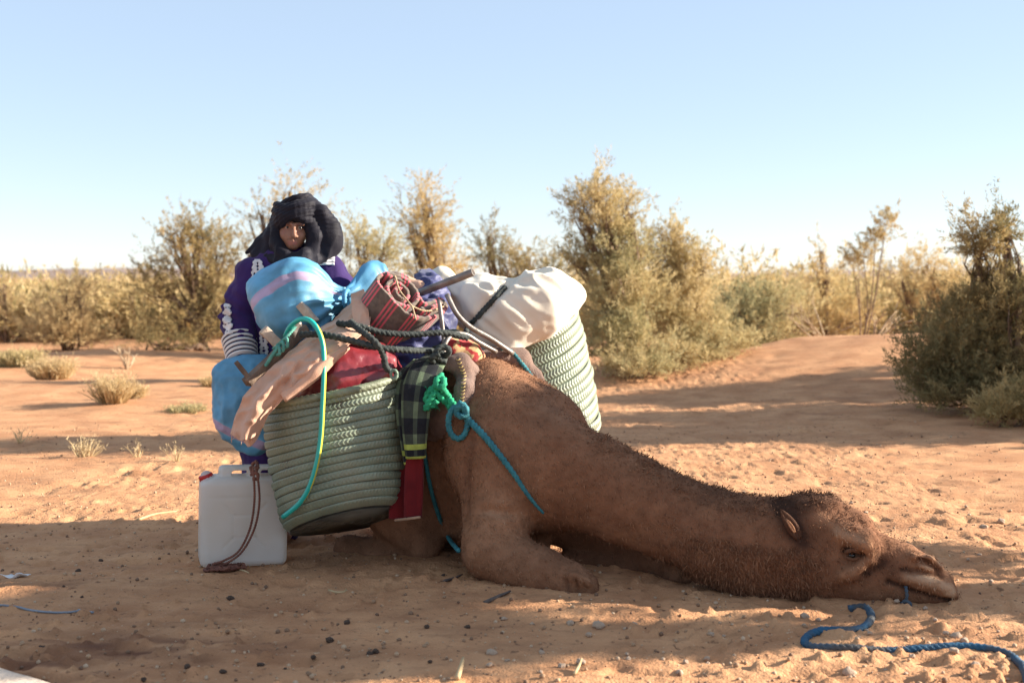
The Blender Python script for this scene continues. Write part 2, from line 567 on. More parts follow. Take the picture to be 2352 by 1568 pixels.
def leaves(P0, D, n, ll, lw, spread, plen, g, tint):
    """feathery sprays: n narrow leaf faces along each spray"""
    m = len(P0)
    t = g.random((m, n)) ** .8
    bend = norm(g.normal(size=(m, 3)) + np.array([0, 0, -.6])) * .35
    c = P0[:, None] + D[:, None] * (t * plen[:, None])[..., None] + bend[:, None] * (t ** 2 * plen[:, None])[..., None]
    c = c + g.normal(size=(m, n, 3)) * (spread * (1.05 - .75 * t))[..., None]
    d = norm(D[:, None] * .9 + g.normal(size=(m, n, 3)) * .55)
    w = norm(np.cross(d, g.normal(size=(m, n, 3))))
    l = ll * (.6 + .8 * g.random((m, n)))[..., None]
    ww = lw * (.7 + .6 * g.random((m, n)))[..., None]
    V = np.stack([c - w * ww * .5, c + w * ww * .5, c + d * l], 2).reshape(-1, 3)
    F = np.arange(len(V)).reshape(-1, 3)
    tn = np.clip(tint[:, None] + g.normal(size=(m, n)) * .10, 0, 1)
    return V, F, np.repeat(tn.ravel(), 3)

def bush(name, label, cat, base, lobes, seed, plumes=500, n=46, ll=.055, lw=.013, plen=.40, spread=.030, lmat=None, group=None, r0=.045, tmean=.5, up=.75, stems=1, sub=14, clear=0.0):
    g = np.random.default_rng(seed)
    base = np.asarray(base, float)
    root = thing(name, label, cat, base, group)
    wts = np.array([l[2] if len(l) > 2 else l[1][0] * l[1][2] for l in lobes]); wts = wts / wts.sum()
    limbs, PP, DD, TT, LL = [], [], [], [], []
    for li, lobe in enumerate(lobes):
        c, r = np.asarray(lobe[0], float), np.asarray(lobe[1], float)
        k = max(6, int(plumes * .62 * wts[li]))
        d = norm(g.normal(size=(k, 3))); rad = g.random(k) ** .42
        a = d * rad[:, None]
        a[:, :2] *= (1 - .45 * np.clip(a[:, 2:3], 0, 1)) * (.75 + .5 * vnoise(np.concatenate([d * 2.2, ], 1), seed + li)[:, None] * 1.0 + .15)
        a = c + a * r
        low = gz(a[:, 0], a[:, 1], False) + .03
        a[:, 2] = np.maximum(a[:, 2], low + g.random(k) * .12)
        pd = norm(d * np.array([.8, .8, .45]) + np.array([0, 0, up]) + g.normal(size=(k, 3)) * .35)
        clump = vnoise(a * 3.1, seed) * .5 + vnoise(a * 7.3, seed + 3) * .3
        PP.append(a); DD.append(pd); TT.append(np.clip(tmean + .45 * clump, 0, 1)); LL.append(plen * (.5 + 1.1 * g.random(k) ** 1.5))
        for s in range(stems):
            off = np.array([g.normal() * .08, g.normal() * .08, 0])
            e = c + norm(g.normal(size=3)) * r * (.45 if stems > 1 else .1)
            m1 = base + off + (e - base) * .4 + np.array([g.normal() * .10, g.normal() * .10, .12])
            path = smooth_path([base + off * .7 - np.array([0, 0, .05]), m1, e], .15)
            limbs.append(tube(path, [r0, r0 * .75, r0 * .35], seg=6, smooth=False))
            for q in range(sub):
                tt = path[int(len(path) * (.35 + .6 * g.random()))]
                tip = a[g.integers(k)]
                mid = (tt + tip) / 2 + np.array([g.normal() * .05, g.normal() * .05, -.04])
                limbs.append(tube(smooth_path([tt, mid, tip], .12), [r0 * .34, r0 * .2, r0 * .09], seg=4, smooth=False))
    PP, DD, TT, LL = map(np.concatenate, (PP, DD, TT, LL))
    V, F = merge(limbs)
    mesh('trunk', V, F, M_bark, root)
    V, F, T = leaves(PP, DD, n, ll, lw, spread, LL, g, TT)
    o = mesh('crown', V, F, lmat or LEAF_GOLD, root, tint=T, smooth=False)
    return root

def lobe(u, v, Y, ru, rv, ry=None, w=None):
    k = Y / FPX
    c = P(u, v + 40 * min(1.0, rv / 45.0), Y); r = (ru * k, (ry if ry else ru * k * .8), rv * k * .92)
    return (c, r, w) if w else (c, r)

def onground(u, Y):
    x = (u - UC) / FPX * Y
    return np.array([x, Y, float(gz(np.array([x]), np.array([Y]), False)[0])])

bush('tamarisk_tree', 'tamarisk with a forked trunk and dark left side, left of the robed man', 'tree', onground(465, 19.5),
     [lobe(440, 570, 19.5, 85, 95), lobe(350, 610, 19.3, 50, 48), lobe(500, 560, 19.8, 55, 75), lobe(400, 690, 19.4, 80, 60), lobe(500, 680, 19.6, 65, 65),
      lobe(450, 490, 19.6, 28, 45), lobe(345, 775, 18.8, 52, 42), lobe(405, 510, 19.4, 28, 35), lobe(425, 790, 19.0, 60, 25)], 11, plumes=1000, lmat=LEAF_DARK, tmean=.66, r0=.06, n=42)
bush('tamarisk_tree', 'tall thin see-through tamarisk rising behind the black turban', 'tree', onground(660, 21.5),
     [lobe(660, 400, 21.5, 48, 55), lobe(600, 450, 21.5, 45, 50), lobe(720, 440, 21.5, 48, 48), lobe(650, 520, 21.5, 95, 80), lobe(640, 660, 21.5, 110, 90), lobe(575, 540, 21.5, 30, 80)], 12,
     plumes=560, n=30, lmat=LEAF_GOLD, tmean=.72, r0=.06)
bush('tamarisk_bush', 'spreading golden tamarisk just right of the black turban', 'bush', onground(830, 18.5),
     [lobe(845, 560, 18.5, 52, 60), lobe(830, 640, 18.5, 80, 60), lobe(880, 540, 18.6, 28, 42), lobe(820, 530, 18.4, 35, 35), lobe(850, 720, 18.4, 95, 65)], 13, plumes=760, n=36, lmat=LEAF_GREY, tmean=.6)
bush('tamarisk_tree', 'narrow pointed tamarisk standing above the striped blanket roll', 'tree', onground(1000, 20),
     [lobe(978, 420, 20, 24, 45), lobe(985, 480, 20, 42, 50), lobe(945, 490, 20, 26, 28), lobe(1000, 530, 20, 48, 40), lobe(1000, 590, 20, 75, 48), lobe(1000, 660, 20, 95, 70)], 14, plumes=900, n=40, lmat=LEAF_GOLD, tmean=.62, r0=.05)
bush('tamarisk_bush', 'loose dark twigged tamarisk with one thin spire above the cream bag', 'bush', onground(1160, 21),
     [lobe(1122, 510, 21, 14, 36), lobe(1120, 560, 21, 30, 28), lobe(1160, 585, 21, 60, 32), lobe(1220, 580, 21, 45, 28), lobe(1270, 600, 21, 45, 30), lobe(1180, 650, 21, 110, 50)], 15, plumes=640, n=34, lmat=LEAF_DARK, tmean=.55)
bush('tamarisk_tree', 'tallest tamarisk with a wispy double top, right of the cream bag', 'tree', onground(1460, 14.6),
     [lobe(1365, 405, 14.6, 22, 40), lobe(1340, 450, 14.6, 32, 35), lobe(1385, 470, 14.6, 55, 60), lobe(1420, 540, 14.7, 75, 70), lobe(1430, 640, 14.5, 110, 80), lobe(1420, 745, 14.2, 105, 70), lobe(1470, 830, 13.7, 95, 45), lobe(1330, 560, 14.8, 30, 40), lobe(1440, 440, 14.8, 22, 40)], 16,
     plumes=1750, n=44, ll=.05, lw=.011, plen=.27, spread=.04, lmat=LEAF_GREY, tmean=.62, r0=.05)
bush('tamarisk_bush', 'dense golden tamarisk joined to the tallest one on its right side', 'bush', onground(1580, 15.2),
     [lobe(1545, 525, 15.2, 38, 45), lobe(1570, 600, 15.2, 62, 60), lobe(1500, 560, 15.2, 45, 40), lobe(1610, 565, 15.2, 16, 36), lobe(1560, 690, 15.0, 105, 75), lobe(1640, 760, 14.8, 85, 60), lobe(1560, 810, 14.4, 100, 50)], 17,
     plumes=1500, n=44, ll=.05, lw=.011, plen=.26, spread=.04, lmat=LEAF_GREY, tmean=.66, r0=.045)
bush('tamarisk_bush', 'low pale green tamarisk on the sand right of the dense golden one', 'bush', onground(1730, 17.5),
     [lobe(1700, 680, 17.5, 75, 50), lobe(1790, 680, 17.6, 65, 48), lobe(1680, 770, 17.2, 75, 45), lobe(1770, 770, 17.2, 75, 40)], 18, plumes=800, n=40, lmat=LEAF_GREY, tmean=.5)
bush('sapling', 'thin leaning sapling with sparse dark tufts against the sky', 'tree', onground(1975, 19),
     [lobe(2038, 500, 19, 22, 14, None, .8), lobe(2012, 535, 19, 22, 16, None, .8), lobe(1985, 565, 19, 30, 22, None, 1), lobe(1960, 590, 19, 22, 18, None, .6)], 19, plumes=170, n=34, plen=.22, lmat=LEAF_GOLD, tmean=.45, r0=.014, sub=4)
bush('tamarisk_bush', 'feathery dry tamarisk with one upright spire left of the thin sapling', 'bush', onground(1890, 21),
     [lobe(1885, 555, 21, 8, 22), lobe(1890, 610, 21, 40, 30), lobe(1850, 680, 21, 90, 45), lobe(1950, 690, 21, 80, 45), lobe(1900, 740, 21, 90, 40)], 20, plumes=620, n=36, lmat=LEAF_GOLD, tmean=.7)
bush('tamarisk_bush', 'rounded golden brown bush beyond the large dark bush', 'bush', onground(2130, 23),
     [lobe(2125, 580, 23, 42, 30), lobe(2130, 650, 23, 80, 50), lobe(2070, 620, 23, 45, 30), lobe(2200, 620, 23, 60, 45)], 21, plumes=620, n=34, lmat=LEAF_GOLD, tmean=.72)
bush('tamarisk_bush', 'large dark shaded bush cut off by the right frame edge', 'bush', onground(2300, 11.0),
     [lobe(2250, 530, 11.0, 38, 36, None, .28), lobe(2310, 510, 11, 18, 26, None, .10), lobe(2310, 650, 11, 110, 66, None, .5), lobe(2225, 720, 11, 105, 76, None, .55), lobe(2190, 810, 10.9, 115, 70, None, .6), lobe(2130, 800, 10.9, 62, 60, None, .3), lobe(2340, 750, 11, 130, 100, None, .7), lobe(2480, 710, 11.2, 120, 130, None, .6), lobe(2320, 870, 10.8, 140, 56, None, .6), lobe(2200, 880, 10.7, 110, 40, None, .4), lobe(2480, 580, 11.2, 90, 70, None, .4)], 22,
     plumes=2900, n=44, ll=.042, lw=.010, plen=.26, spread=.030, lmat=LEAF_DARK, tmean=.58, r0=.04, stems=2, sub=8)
bush('tamarisk_bush', 'small yellow green bush at the foot of the large dark bush', 'bush', onground(2330, 10.0),
     [lobe(2330, 900, 10.0, 60, 50), lobe(2290, 930, 9.9, 45, 35), lobe(2390, 900, 10, 60, 60)], 23, plumes=420, n=40, ll=.04, lw=.010, plen=.18, spread=.03, lmat=LEAF_GOLD, tmean=.5, r0=.02)
bush('tamarisk_bush', 'straw coloured bush with dark stems, low at the left', 'bush', onground(155, 21),
     [lobe(150, 700, 21, 75, 50), lobe(110, 740, 21, 65, 35), lobe(190, 745, 21, 65, 38), lobe(165, 650, 21, 50, 28)], 24, plumes=620, n=32, lmat=LEAF_DRY, tmean=.35, r0=.03, stems=2)
bush('tamarisk_bush', 'straw coloured bush touching the left frame edge', 'bush', onground(20, 23.5),
     [lobe(15, 690, 23.5, 60, 50), lobe(-60, 680, 23.5, 60, 60), lobe(60, 710, 23.5, 50, 40), lobe(5, 640, 23.5, 20, 18)], 25, plumes=480, n=30, lmat=LEAF_DRY, tmean=.4, r0=.03, stems=2)
bush('tamarisk_bush', 'reddish straw bush between the low left bush and the forked tamarisk', 'bush', onground(300, 24),
     [lobe(280, 690, 24, 60, 50), lobe(320, 740, 24, 50, 40), lobe(310, 640, 24, 22, 35), lobe(240, 730, 24, 40, 35)], 26, plumes=500, n=32, lmat=LEAF_GOLD, tmean=.72, r0=.03, stems=2)

def tuft(name, label, u, Y, h, w, seed, n=150, m=LEAF_DRY, tm=.6, cat='grass tuft', group=None):
    g = np.random.default_rng(seed)
    b = onground(u, Y); b[2] = gz1(b[0], b[1])
    a = g.random(n) * 2 * math.pi; rr = g.random(n) ** .6
    root = b + np.stack([np.cos(a) * rr * w * .45, np.sin(a) * rr * w * .35, np.zeros(n) - .01], -1)
    d = norm(np.stack([np.cos(a) * rr * .7, np.sin(a) * rr * .7, np.ones(n)], -1) + g.normal(size=(n, 3)) * .22)
    L = h * (.5 + .6 * g.random(n))
    s = norm(np.cross(d, g.normal(size=(n, 3)))) * (.0035 + .004 * g.random(n))[:, None] * (Y / 9)
    tip = root + d * L[:, None]; mid = root + d * L[:, None] * .55 + g.normal(size=(n, 3)) * .012
    V = np.stack([root - s, root + s, mid + s * .8, mid - s * .8, tip], 1).reshape(-1, 3)
    k = np.arange(n) * 5
    F = [np.stack([k, k + 1, k + 2, k + 3], -1), np.stack([k + 3, k + 2, k + 4], -1)]
    # little seed heads and side leaves near the tips
    V2, F2, T2 = leaves(mid, norm(tip - mid), 7, .03 * Y / 12, .008 * Y / 12, .018, L * .5, g, np.full(n, tm + .1))
    T = np.concatenate([np.repeat(np.clip(tm + g.normal(size=n) * .15, 0, 1), 5), T2])
    V, F = merge([(V, F), (V2, [F2])])
    return tag(mesh(name, V, F, m, base=b, tint=T, smooth=False), label, cat, group)

tuft('grass_tuft', 'rounded pale yellow tuft on the sand, nearer of the two at far left', 115, 14.6, .26, .40, 31, 420, LEAF_DRY, .6)
tuft('grass_tuft', 'greenish flat tuft touching the left frame edge', 42, 16.5, .24, .55, 32, 420, LEAF_GREY, .6)
tuft('grass_tuft', 'tall straw yellow tuft standing alone left of the blue sacks', 257, 11.8, .30, .26, 33, 300, LEAF_DRY, .6)
tuft('grass_tuft', 'short straw tuft leaning beside the tall straw yellow one', 300, 12.4, .16, .20, 34, 140, LEAF_DRY, .5)
tuft('grass_tuft', 'small green grass patch left of the hanging blue sack', 425, 11.3, .08, .36, 35, 150, LEAF_GREY, .45)
tuft('grass_tuft', 'tiny straw tuft behind the hanging blue sack', 482, 13.4, .11, .18, 36, 100, LEAF_DRY, .4)
for k, (u, v, h, lab) in enumerate([(190, 1055, .16, 'pale weed with several flower heads on sunlit sand'), (310, 1055, .17, 'single stalk weed with bent head on sunlit sand'), (400, 1065, .14, 'small yellow green weed nearest the white jerrycan'), (38, 1020, .13, 'thin weed stalk near the left frame edge')]):
    Y = 3464.0 / (v - 640)
    tuft('weed', lab, u, Y, h, .09 if k == 0 else .03, 50 + k, 34 if k == 0 else 9, LEAF_DRY, .75, 'weed')

# dry bare branches lying and standing beyond the camel, at the right
def bare(name, label, u, Y, seed, n, h, lean, cat='dry shrub'):
    g = np.random.default_rng(seed)
    b = onground(u, Y); parts = []
    root = thing(name, label, cat, b)
    for k in range(n):
        d = np.array([lean + g.normal() * .5, g.normal() * .4, .7 + .4 * g.random()])
        e = b + norm(d) * h * (.6 + .5 * g.random())
        m = (b + e) / 2 + np.array([g.normal() * .06, 0, .05])
        p = smooth_path([b - np.array([0, 0, .03]), m, e], .08)
        V, F = merge([tube(p, [.016, .011, .004], seg=5, smooth=False)] +
                     [tube(smooth_path([p[int(len(p) * t)], p[int(len(p) * t)] + norm(d + g.normal(size=3) * .7) * h * .35], .08), [.006, .002], seg=4, smooth=False) for t in (.35, .5, .65, .8)])
        mesh('branch', V, F, M_drytwig, root)
    return root
bare('dry_shrub', 'bare pale branches leaning left below the thin sapling', 1905, 17.0, 61, 7, .75, -.8)
bare('dry_shrub', 'bare pale branches spreading right on the sandy rise', 2010, 16.2, 62, 6, .55, .8)
bare('dry_shrub', 'fallen dry twigs on the sand left of the forked tamarisk', 290, 16.8, 63, 5, .35, -.5)

# an unseen tree added at the right, its crown shaped to shade the camel
_cx = 4.7
bush('tamarisk_tree', 'broad unseen tamarisk added at the right, shaped to shade the camel', 'tree', np.array([5.1, 5.2, gz1(5.1, 5.2)]),
     [((_cx, 4.66, 2.06), (.45, .33, .34), 1), ((_cx, 5.16, 2.12), (.45, .36, .26), 1.0), ((_cx, 5.66, 2.0), (.45, .32, .34), 1), ((_cx, 5.68, 1.40), (.4, .24, .40), .75), ((_cx, 4.96, .86), (.35, .11, .32), .4), ((_cx, 4.60, 1.55), (.35, .10, .2), .2)], 71,
     plumes=4000, n=40, ll=.06, lw=.022, plen=.16, spread=.045, lmat=LEAF_DARK, r0=.03, stems=1, sub=10)
bush('tamarisk_tree', 'tall unseen tamarisk added to shade the ground behind the camel', 'tree', np.array([7.2, 10.2, gz1(7.2, 10.2)]),  # unseen, added to lay shade bands on the sand behind
     [((7.0, 9.95, 1.0), (.8, .55, .9), 1.2), ((7.1, 10.3, 2.2), (.8, .6, .8), 1.2), ((7.1, 10.15, 3.4), (.7, .38, .6), 1), ((7.2, 10.5, 1.2), (.8, .6, .9), 1.2)], 72,
     plumes=2300, n=40, ll=.08, lw=.03, plen=.3, spread=.05, lmat=LEAF_DARK, r0=.07, stems=1, sub=10)
bush('tamarisk_bush', 'wide unseen tamarisk added beyond the large dark bush to shade the sand', 'bush', np.array([7.6, 12.8, gz1(7.6, 12.8)]),  # unseen, added to widen the shadow over the sand at right
     [((7.4, 12.4, .9), (.9, .8, .8), 1.2), ((7.6, 13.2, 1.0), (.9, .8, .9), 1.2), ((7.5, 12.8, 1.9), (.8, .9, .5), 1)], 73,
     plumes=1700, n=40, ll=.08, lw=.03, plen=.3, spread=.05, lmat=LEAF_DARK, r0=.06, stems=1, sub=10)
# the low belt of scrub before the horizon
g0 = np.random.default_rng(88)
for k, u in enumerate(np.arange(-60, 2460, 118)):
    if 560 < u < 780: continue
    Y = 25 + 9 * g0.random(); uu = u + g0.normal() * 25; h = 34 + 22 * g0.random()
    hue = ('golden green', 'straw coloured', 'grey green')[k % 3]
    mark = [(-20, 'left frame edge'), (110, 'low straw bush'), (240, 'reddish straw bush'), (330, 'dry twigs'), (465, 'forked tamarisk'), (560, 'robed man'), (830, 'spreading tamarisk right of the turban'), (940, 'blanket roll'), (1010, 'narrow pointed tamarisk'), (1120, 'thin spired tamarisk'), (1240, 'cream bag'),
            (1360, 'tallest tamarisk'), (1480, 'double topped tamarisk'), (1590, 'dense golden tamarisk'), (1710, 'pale green tamarisk'), (1800, 'sandy rise'), (1890, 'feathery dry tamarisk'), (1980, 'thin leaning sapling'), (2080, 'bare pale branches'), (2130, 'rounded golden brown bush'), (2260, 'large dark bush'), (2380, 'right frame edge')]
    nm_ = min(mark, key=lambda q: abs(q[0] - u))[1]
    bush('scrub_bush', 'low ' + hue + ' scrub bush far beyond the ' + nm_, 'bush', onground(uu, Y),
         [lobe(uu, 700 - h * .35, Y, 62, h), lobe(uu + 45, 705, Y, 50, h * .7), lobe(uu - 50, 708, Y, 50, h * .7)], 900 + k, plumes=330, n=26, ll=.08, lw=.017, plen=.42, spread=.045,
         lmat=(LEAF_GOLD, LEAF_DRY, LEAF_GREY)[k % 3], tmean=.62, r0=.03, stems=1, sub=5, group='low bushes in the belt of scrub below the horizon')

# far scrub plain
g = np.random.default_rng(80)
N = 5200
fy = 24 + 190 * g.random(N) ** 2.3
fx = (g.random(N) * 2 - 1) * fy * .62
fs = (.5 + 1.1 * g.random(N) ** 1.5) * np.where(fx < 0, 1.0, 1.15)
far = np.sqrt(fy / 40)
k = 9
b0 = np.stack([fx, fy, gz(fx, fy, False)], -1)
P0 = (b0[:, None] + g.normal(size=(N, k, 3)) * np.array([.5, .5, 0]) * fs[:, None, None] + np.array([0, 0, .62]) * g.random((N, k, 1)) * fs[:, None, None]).reshape(-1, 3)
D0 = norm(g.normal(size=(N * k, 3)) * .5 + np.array([0, 0, 1]))
T0 = np.repeat(np.clip(.62 + .22 * g.normal(size=N), 0, 1), k)
V, F, T = leaves(P0, D0, 9, .16, .045, .09, .45 * np.repeat(fs, k), g, T0)
tag(mesh('scrub', V, F, LEAF_GOLD, base=(0, 60, 0), tint=T, smooth=False), kind='stuff')
# low hills on the skyline
hx = np.linspace(-4200, 4200, 240)
hz = 30 + 34 * fbm(np.stack([hx * .0011, hx * 0, hx * 0], -1), 4, 91) + 24 * sstep(0, 2600, hx)
rows = []
for f, dz in ((0, 0), (.35, .55), (.7, .9), (1, 1), (1.5, .55), (2.2, 0)):
    rows.append(np.stack([hx, 5200 + 500 * f + 120 * np.sin(hx * .002 + f), np.where(dz > 0, hz * dz + 4 * vnoise(np.stack([hx * .01, hx * 0 + f * 3, hx * 0], -1), 7), -3)], -1))
rows = np.array(rows); a, b, _ = rows.shape
i = np.arange(a - 1)[:, None] * b; j = np.arange(b - 1)[None]
M_hill = mat('hill_rock', (.33, .24, .20), (.25, .18, .15), vs=.004, bump=0)
tag(mesh('hills', rows.reshape(-1, 3), np.stack([i + j, i + j + 1, i + b + j + 1, i + b + j], -1).reshape(-1, 4), M_hill, base=(0, 5200, 0)), kind='structure')
#@@PART3
# ------------------------------------------------------------------ the camel
M_fur = mat('camel_hair', (1, 1, 1), (.80, .78, .77), rough=.95, vs=14, bump=.5, bs=130, spec=.12, detail=7, sheen=.0, bdist=.008,
            extra=tint_mix([(0, (.060, .031, .021)), (.35, (.222, .106, .059)), (.65, (.345, .180, .100)), (1, (.54, .36, .23))]))
S = Solid((-1.35, 4.35, -.12), (1.95, 6.75, 1.25), .0085)
NB = 3
side = np.array([.69, .72, 0]); fwd = np.array([.72, -.69, 0])
C = np.array([.06, 5.36, 0])
def B(back, up, lat=0.0): return C - fwd * back + side * lat + np.array([0, 0, up])
# trunk, hump and rump, leaning towards the near side
S.chain([B(-.02, .50), B(.25, .52), B(.55, .54), B(.74, .46), B(.82, .36)], [.27, .31, .33, .30, .24], .08)
S.chain([B(.10, .58), B(.42, .62), B(.66, .60)], [.17, .17, .15], .12)
S.ell(B(.52, .38), (.37, .37, .36), .1)
# withers and shoulder (near side)
S.chain([P(1105, 905, 5.42), P(1150, 960, 5.3), P(1170, 1060, 5.2)], [.13, .185, .215], .07)
S.chain([P(1085, 880, 5.45), P(1130, 880, 5.42)], [.085, .09], .08)
S.chain([P(1125, 950, 5.25), P(1140, 1060, 5.14), P(1148, 1160, 5.07)], [.15, .155, .125], .09)
# neck, low and stretched out along the ground
fl = (np.array([.12, 1, .1]), 1.25)
nk = [P(1165, 1035, 5.18), P(1262, 1078, 5.10), P(1352, 1108, 5.05), P(1440, 1146, 5.0), P(1530, 1184, 4.95), P(1640, 1226, 4.88), P(1720, 1250, 4.83), P(1800, 1256, 4.79)]
S.chain(nk, [.262, .220, .190, .176, .164, .166, .178, .178], .06, fl)
S.chain([P(1640, 1270, 4.88), P(1740, 1300, 4.82), P(1840, 1310, 4.77)], [.11, .125, .11], .07, fl)
# chest pad and underside
S.chain([P(1180, 1130, 5.22), P(1270, 1160, 5.2)], [.17, .12], .09)
# head
hf = (np.array([.1, 1, .05]), 1.55)
S.chain([P(1800, 1255, 4.79), P(1870, 1262, 4.77), P(1935, 1290, 4.74)], [.185, .195, .155], .05, hf)
S.chain([P(1920, 1285, 4.74), P(2000, 1305, 4.71), P(2065, 1316, 4.69)], [.150, .128, .112], .05, (hf[0], 1.5))
S.chain([P(2060, 1318, 4.69), P(2110, 1332, 4.67), P(2148, 1344, 4.655)], [.104, .086, .066], .03, (hf[0], 1.3))
S.chain([P(2130, 1325, 4.65), P(2160, 1346, 4.64), P(2180, 1362, 4.635)], [.062, .050, .030], .025)      # upper lip
S.chain([P(2150, 1352, 4.62), P(2188, 1368, 4.62)], [.034, .020], .02)
S.chain([P(1960, 1350, 4.71), P(2060, 1360, 4.675), P(2130, 1372, 4.66)], [.055, .048, .032], .03)       # lower jaw
S.ell(P(1855, 1168, 4.775), (.085, .075, .05), .05)                         # poll
S.chain([P(1905, 1178, 4.74), P(1975, 1205, 4.72)], [.055, .05], .04)       # forehead
S.chain([P(1932, 1218, 4.665), P(1985, 1244, 4.63), P(2000, 1262, 4.625)], [.040, .050, .034], .022)   # near brow
S.chain([P(1950, 1215, 4.82), P(1990, 1238, 4.82)], [.036, .04], .03)                                   # far brow
S.chain([P(1990, 1286, 4.625), P(1958, 1312, 4.635), P(1915, 1326, 4.655)], [.030, .032, .024], .022)   # cheek bone
S.chain([P(1935, 1268, 4.615), P(1958, 1274, 4.60), P(1985, 1276, 4.60)], [.012, .017, .010], .010, cut=True)  # eye hollow
S.chain([P(2015, 1250, 4.68), P(2080, 1272, 4.67), P(2120, 1294, 4.66)], [.028, .030, .026], .03)        # nasal bone
S.chain([P(2098, 1278, 4.612), P(2132, 1286, 4.606), P(2160, 1306, 4.612)], [.014, .017, .012], .010)           # nostril rim
S.chain([P(2108, 1287, 4.592), P(2135, 1296, 4.586), P(2158, 1312, 4.594)], [.010, .015, .010], .008, cut=True)   # nostril
S.chain([P(2112, 1300, 4.604), P(2140, 1310, 4.600)], [.012, .012], .010)
S.chain([P(2072, 1312, 4.588), P(2110, 1314, 4.580), P(2160, 1322, 4.590)], [.008, .012, .009], .010, cut=True)   # fold above the lip
S.chain([P(2085, 1328, 4.612), P(2135, 1336, 4.602), P(2185, 1358, 4.616)], [.020, .026, .018], .014)             # upper lip
S.chain([P(2050, 1334, 4.586), P(2090, 1352, 4.576), P(2130, 1366, 4.580), P(2192, 1380, 4.60)], [.008, .014, .014, .010], .010, cut=True)  # mouth line
S.chain([P(1995, 1300, 4.60), P(2045, 1315, 4.59)], [.010, .006], .02, cut=True)
# near fore leg: upper arm, elbow, forearm to the knee
S.chain([P(1146, 1130, 5.07), P(1140, 1200, 5.02), P(1134, 1262, 4.98)], [.130, .118, .118], .07)
S.chain([P(1130, 1262, 4.98), P(1190, 1296, 4.92), P(1250, 1314, 4.87), P(1310, 1335, 4.82), P(1345, 1346, 4.80)], [.118, .098, .084, .066, .052], .05)
S.chain([P(1290, 1340, 4.86), P(1200, 1335, 4.98), P(1130, 1310, 5.08)], [.045, .045, .05], .03)
S.chain([P(1110, 1172, 4.895), P(1170, 1176, 4.885), P(1232, 1196, 4.91)], [.012, .018, .016], .03, cut=True)   # fold of the elbow
S.chain([P(1290, 1318, 4.755), P(1300, 1345, 4.745)], [.010, .010], .012, cut=True)
S.chain([P(1316, 1322, 4.745), P(1352, 1338, 4.745)], [.020, .016], .012)
# far fore leg
S.chain([P(1265, 1185, 5.36), P(1345, 1222, 5.34), P(1440, 1258, 5.28)], [.12, .095, .08], .02)
S.chain([P(1440, 1258, 5.28), P(1510, 1290, 5.12), P(1556, 1316, 5.02)], [.08, .068, .058], .015)
S.chain([P(1556, 1316, 5.02), P(1580, 1326, 5.0)], [.056, .042], .015)
S.chain([P(1545, 1318, 5.08), P(1430, 1302, 5.2), P(1310, 1284, 5.3)], [.05, .048, .05], .015)
S.chain([P(1245, 1215, 5.25), P(1240, 1270, 5.27), P(1252, 1292, 5.27)], [.05, .04, .04], .02)
S.chain([B(.15, .20), B(.55, .22), B(.74, .22)], [.20, .24, .20], .08)
# hind legs folded beside the belly
S.chain([B(.66, .40, -.20), B(.50, .18, -.28), P(975, 1256, 5.42)], [.22, .14, .075], .08)
S.chain([P(800, 1262, 5.54), P(870, 1272, 5.48), P(930, 1274, 5.46)], [.07, .065, .05], .04)
S.chain([B(.56, .40, .12), B(.42, .18, .26), B(.2, .09, .26)], [.20, .13, .07], .08)
V, F = S.mesh()
V = relax(V, F, 3, .5)
N = vnormals(V, F)
V = V + N * (.0045 * fbm(V * np.array([9, 9, 13]), 3, 5) + .0018 * vnoise(V * 55, 6))[:, None]
# the face keeps the lay of skin folds at the knee pad
kp = P(1335, 1345, 4.78); dk = np.linalg.norm(V - kp, axis=1)
V = V + N * (np.exp(-(dk / .05) ** 2) * .008 * np.sin(V[:, 0] * 240 + V[:, 2] * 200 + 3 * fbm(V * 20, 2, 4)))[:, None]
head_bvh = bvh(V, F)
t = .40 + .07 * fbm(V * 4.5, 3, 8) + .10 * fbm(V * 16, 3, 9)
def hs(u, v): return hit(head_bvh, u, v, 0, 4.65)
V0 = V.copy()
def seg(a, b, r):
    d = b - a; s_ = np.clip(((V0 - a) @ d) / (d @ d + 1e-9), 0, 1)
    return np.exp(-(np.linalg.norm(V0 - a - s_[:, None] * d, axis=1) / r) ** 2)
def line(uv, r, depth, tone):
    global V, t
    pts = [hs(*q) for q in uv]
    w = np.max([seg(a, b, r) for a, b in zip(pts[:-1], pts[1:])], axis=0)
    V = V - N * (depth * w)[:, None]; t = t + tone * w
line([(2112, 1283), (2132, 1291), (2156, 1308)], .011, .014, -.55)            # nostril, recess shade painted in
line([(2114, 1272), (2140, 1282), (2163, 1301)], .009, -.007, .30)            # its upper rim
line([(2120, 1300), (2142, 1306)], .009, -.005, .25)
line([(2072, 1306), (2110, 1310), (2164, 1324)], .010, .009, -.40)            # fold above the lip, its shade painted in
line([(2080, 1326), (2130, 1332), (2178, 1350)], .018, -.008, .34)            # upper lip, painted pale as if sunlit
line([(2040, 1335), (2090, 1354), (2140, 1370), (2186, 1380)], .010, .012, -.50)   # mouth, crease shade painted along it
line([(1940, 1262), (1962, 1268), (1984, 1272)], .013, .008, -.45)            # lid hollow, darkened with painted shade
line([(1925, 1228), (1955, 1232), (1990, 1250), (2002, 1268)], .026, -.012, .42)   # brow ridge, sunlit patch painted in
line([(1993, 1290), (1965, 1310), (1936, 1320)], .017, -.008, .30)            # cheek, painted pale like a sunlit spot
line([(1880, 1185), (1925, 1205)], .030, -.004, .30)                          # forehead, its sun patch painted in
line([(2005, 1262), (2030, 1290), (1990, 1318)], .020, .006, -.25)            # hollow before the eye
line([(1110, 1172), (1170, 1178), (1228, 1194)], .018, .010, .10)             # fold of the elbow, lit tone painted in
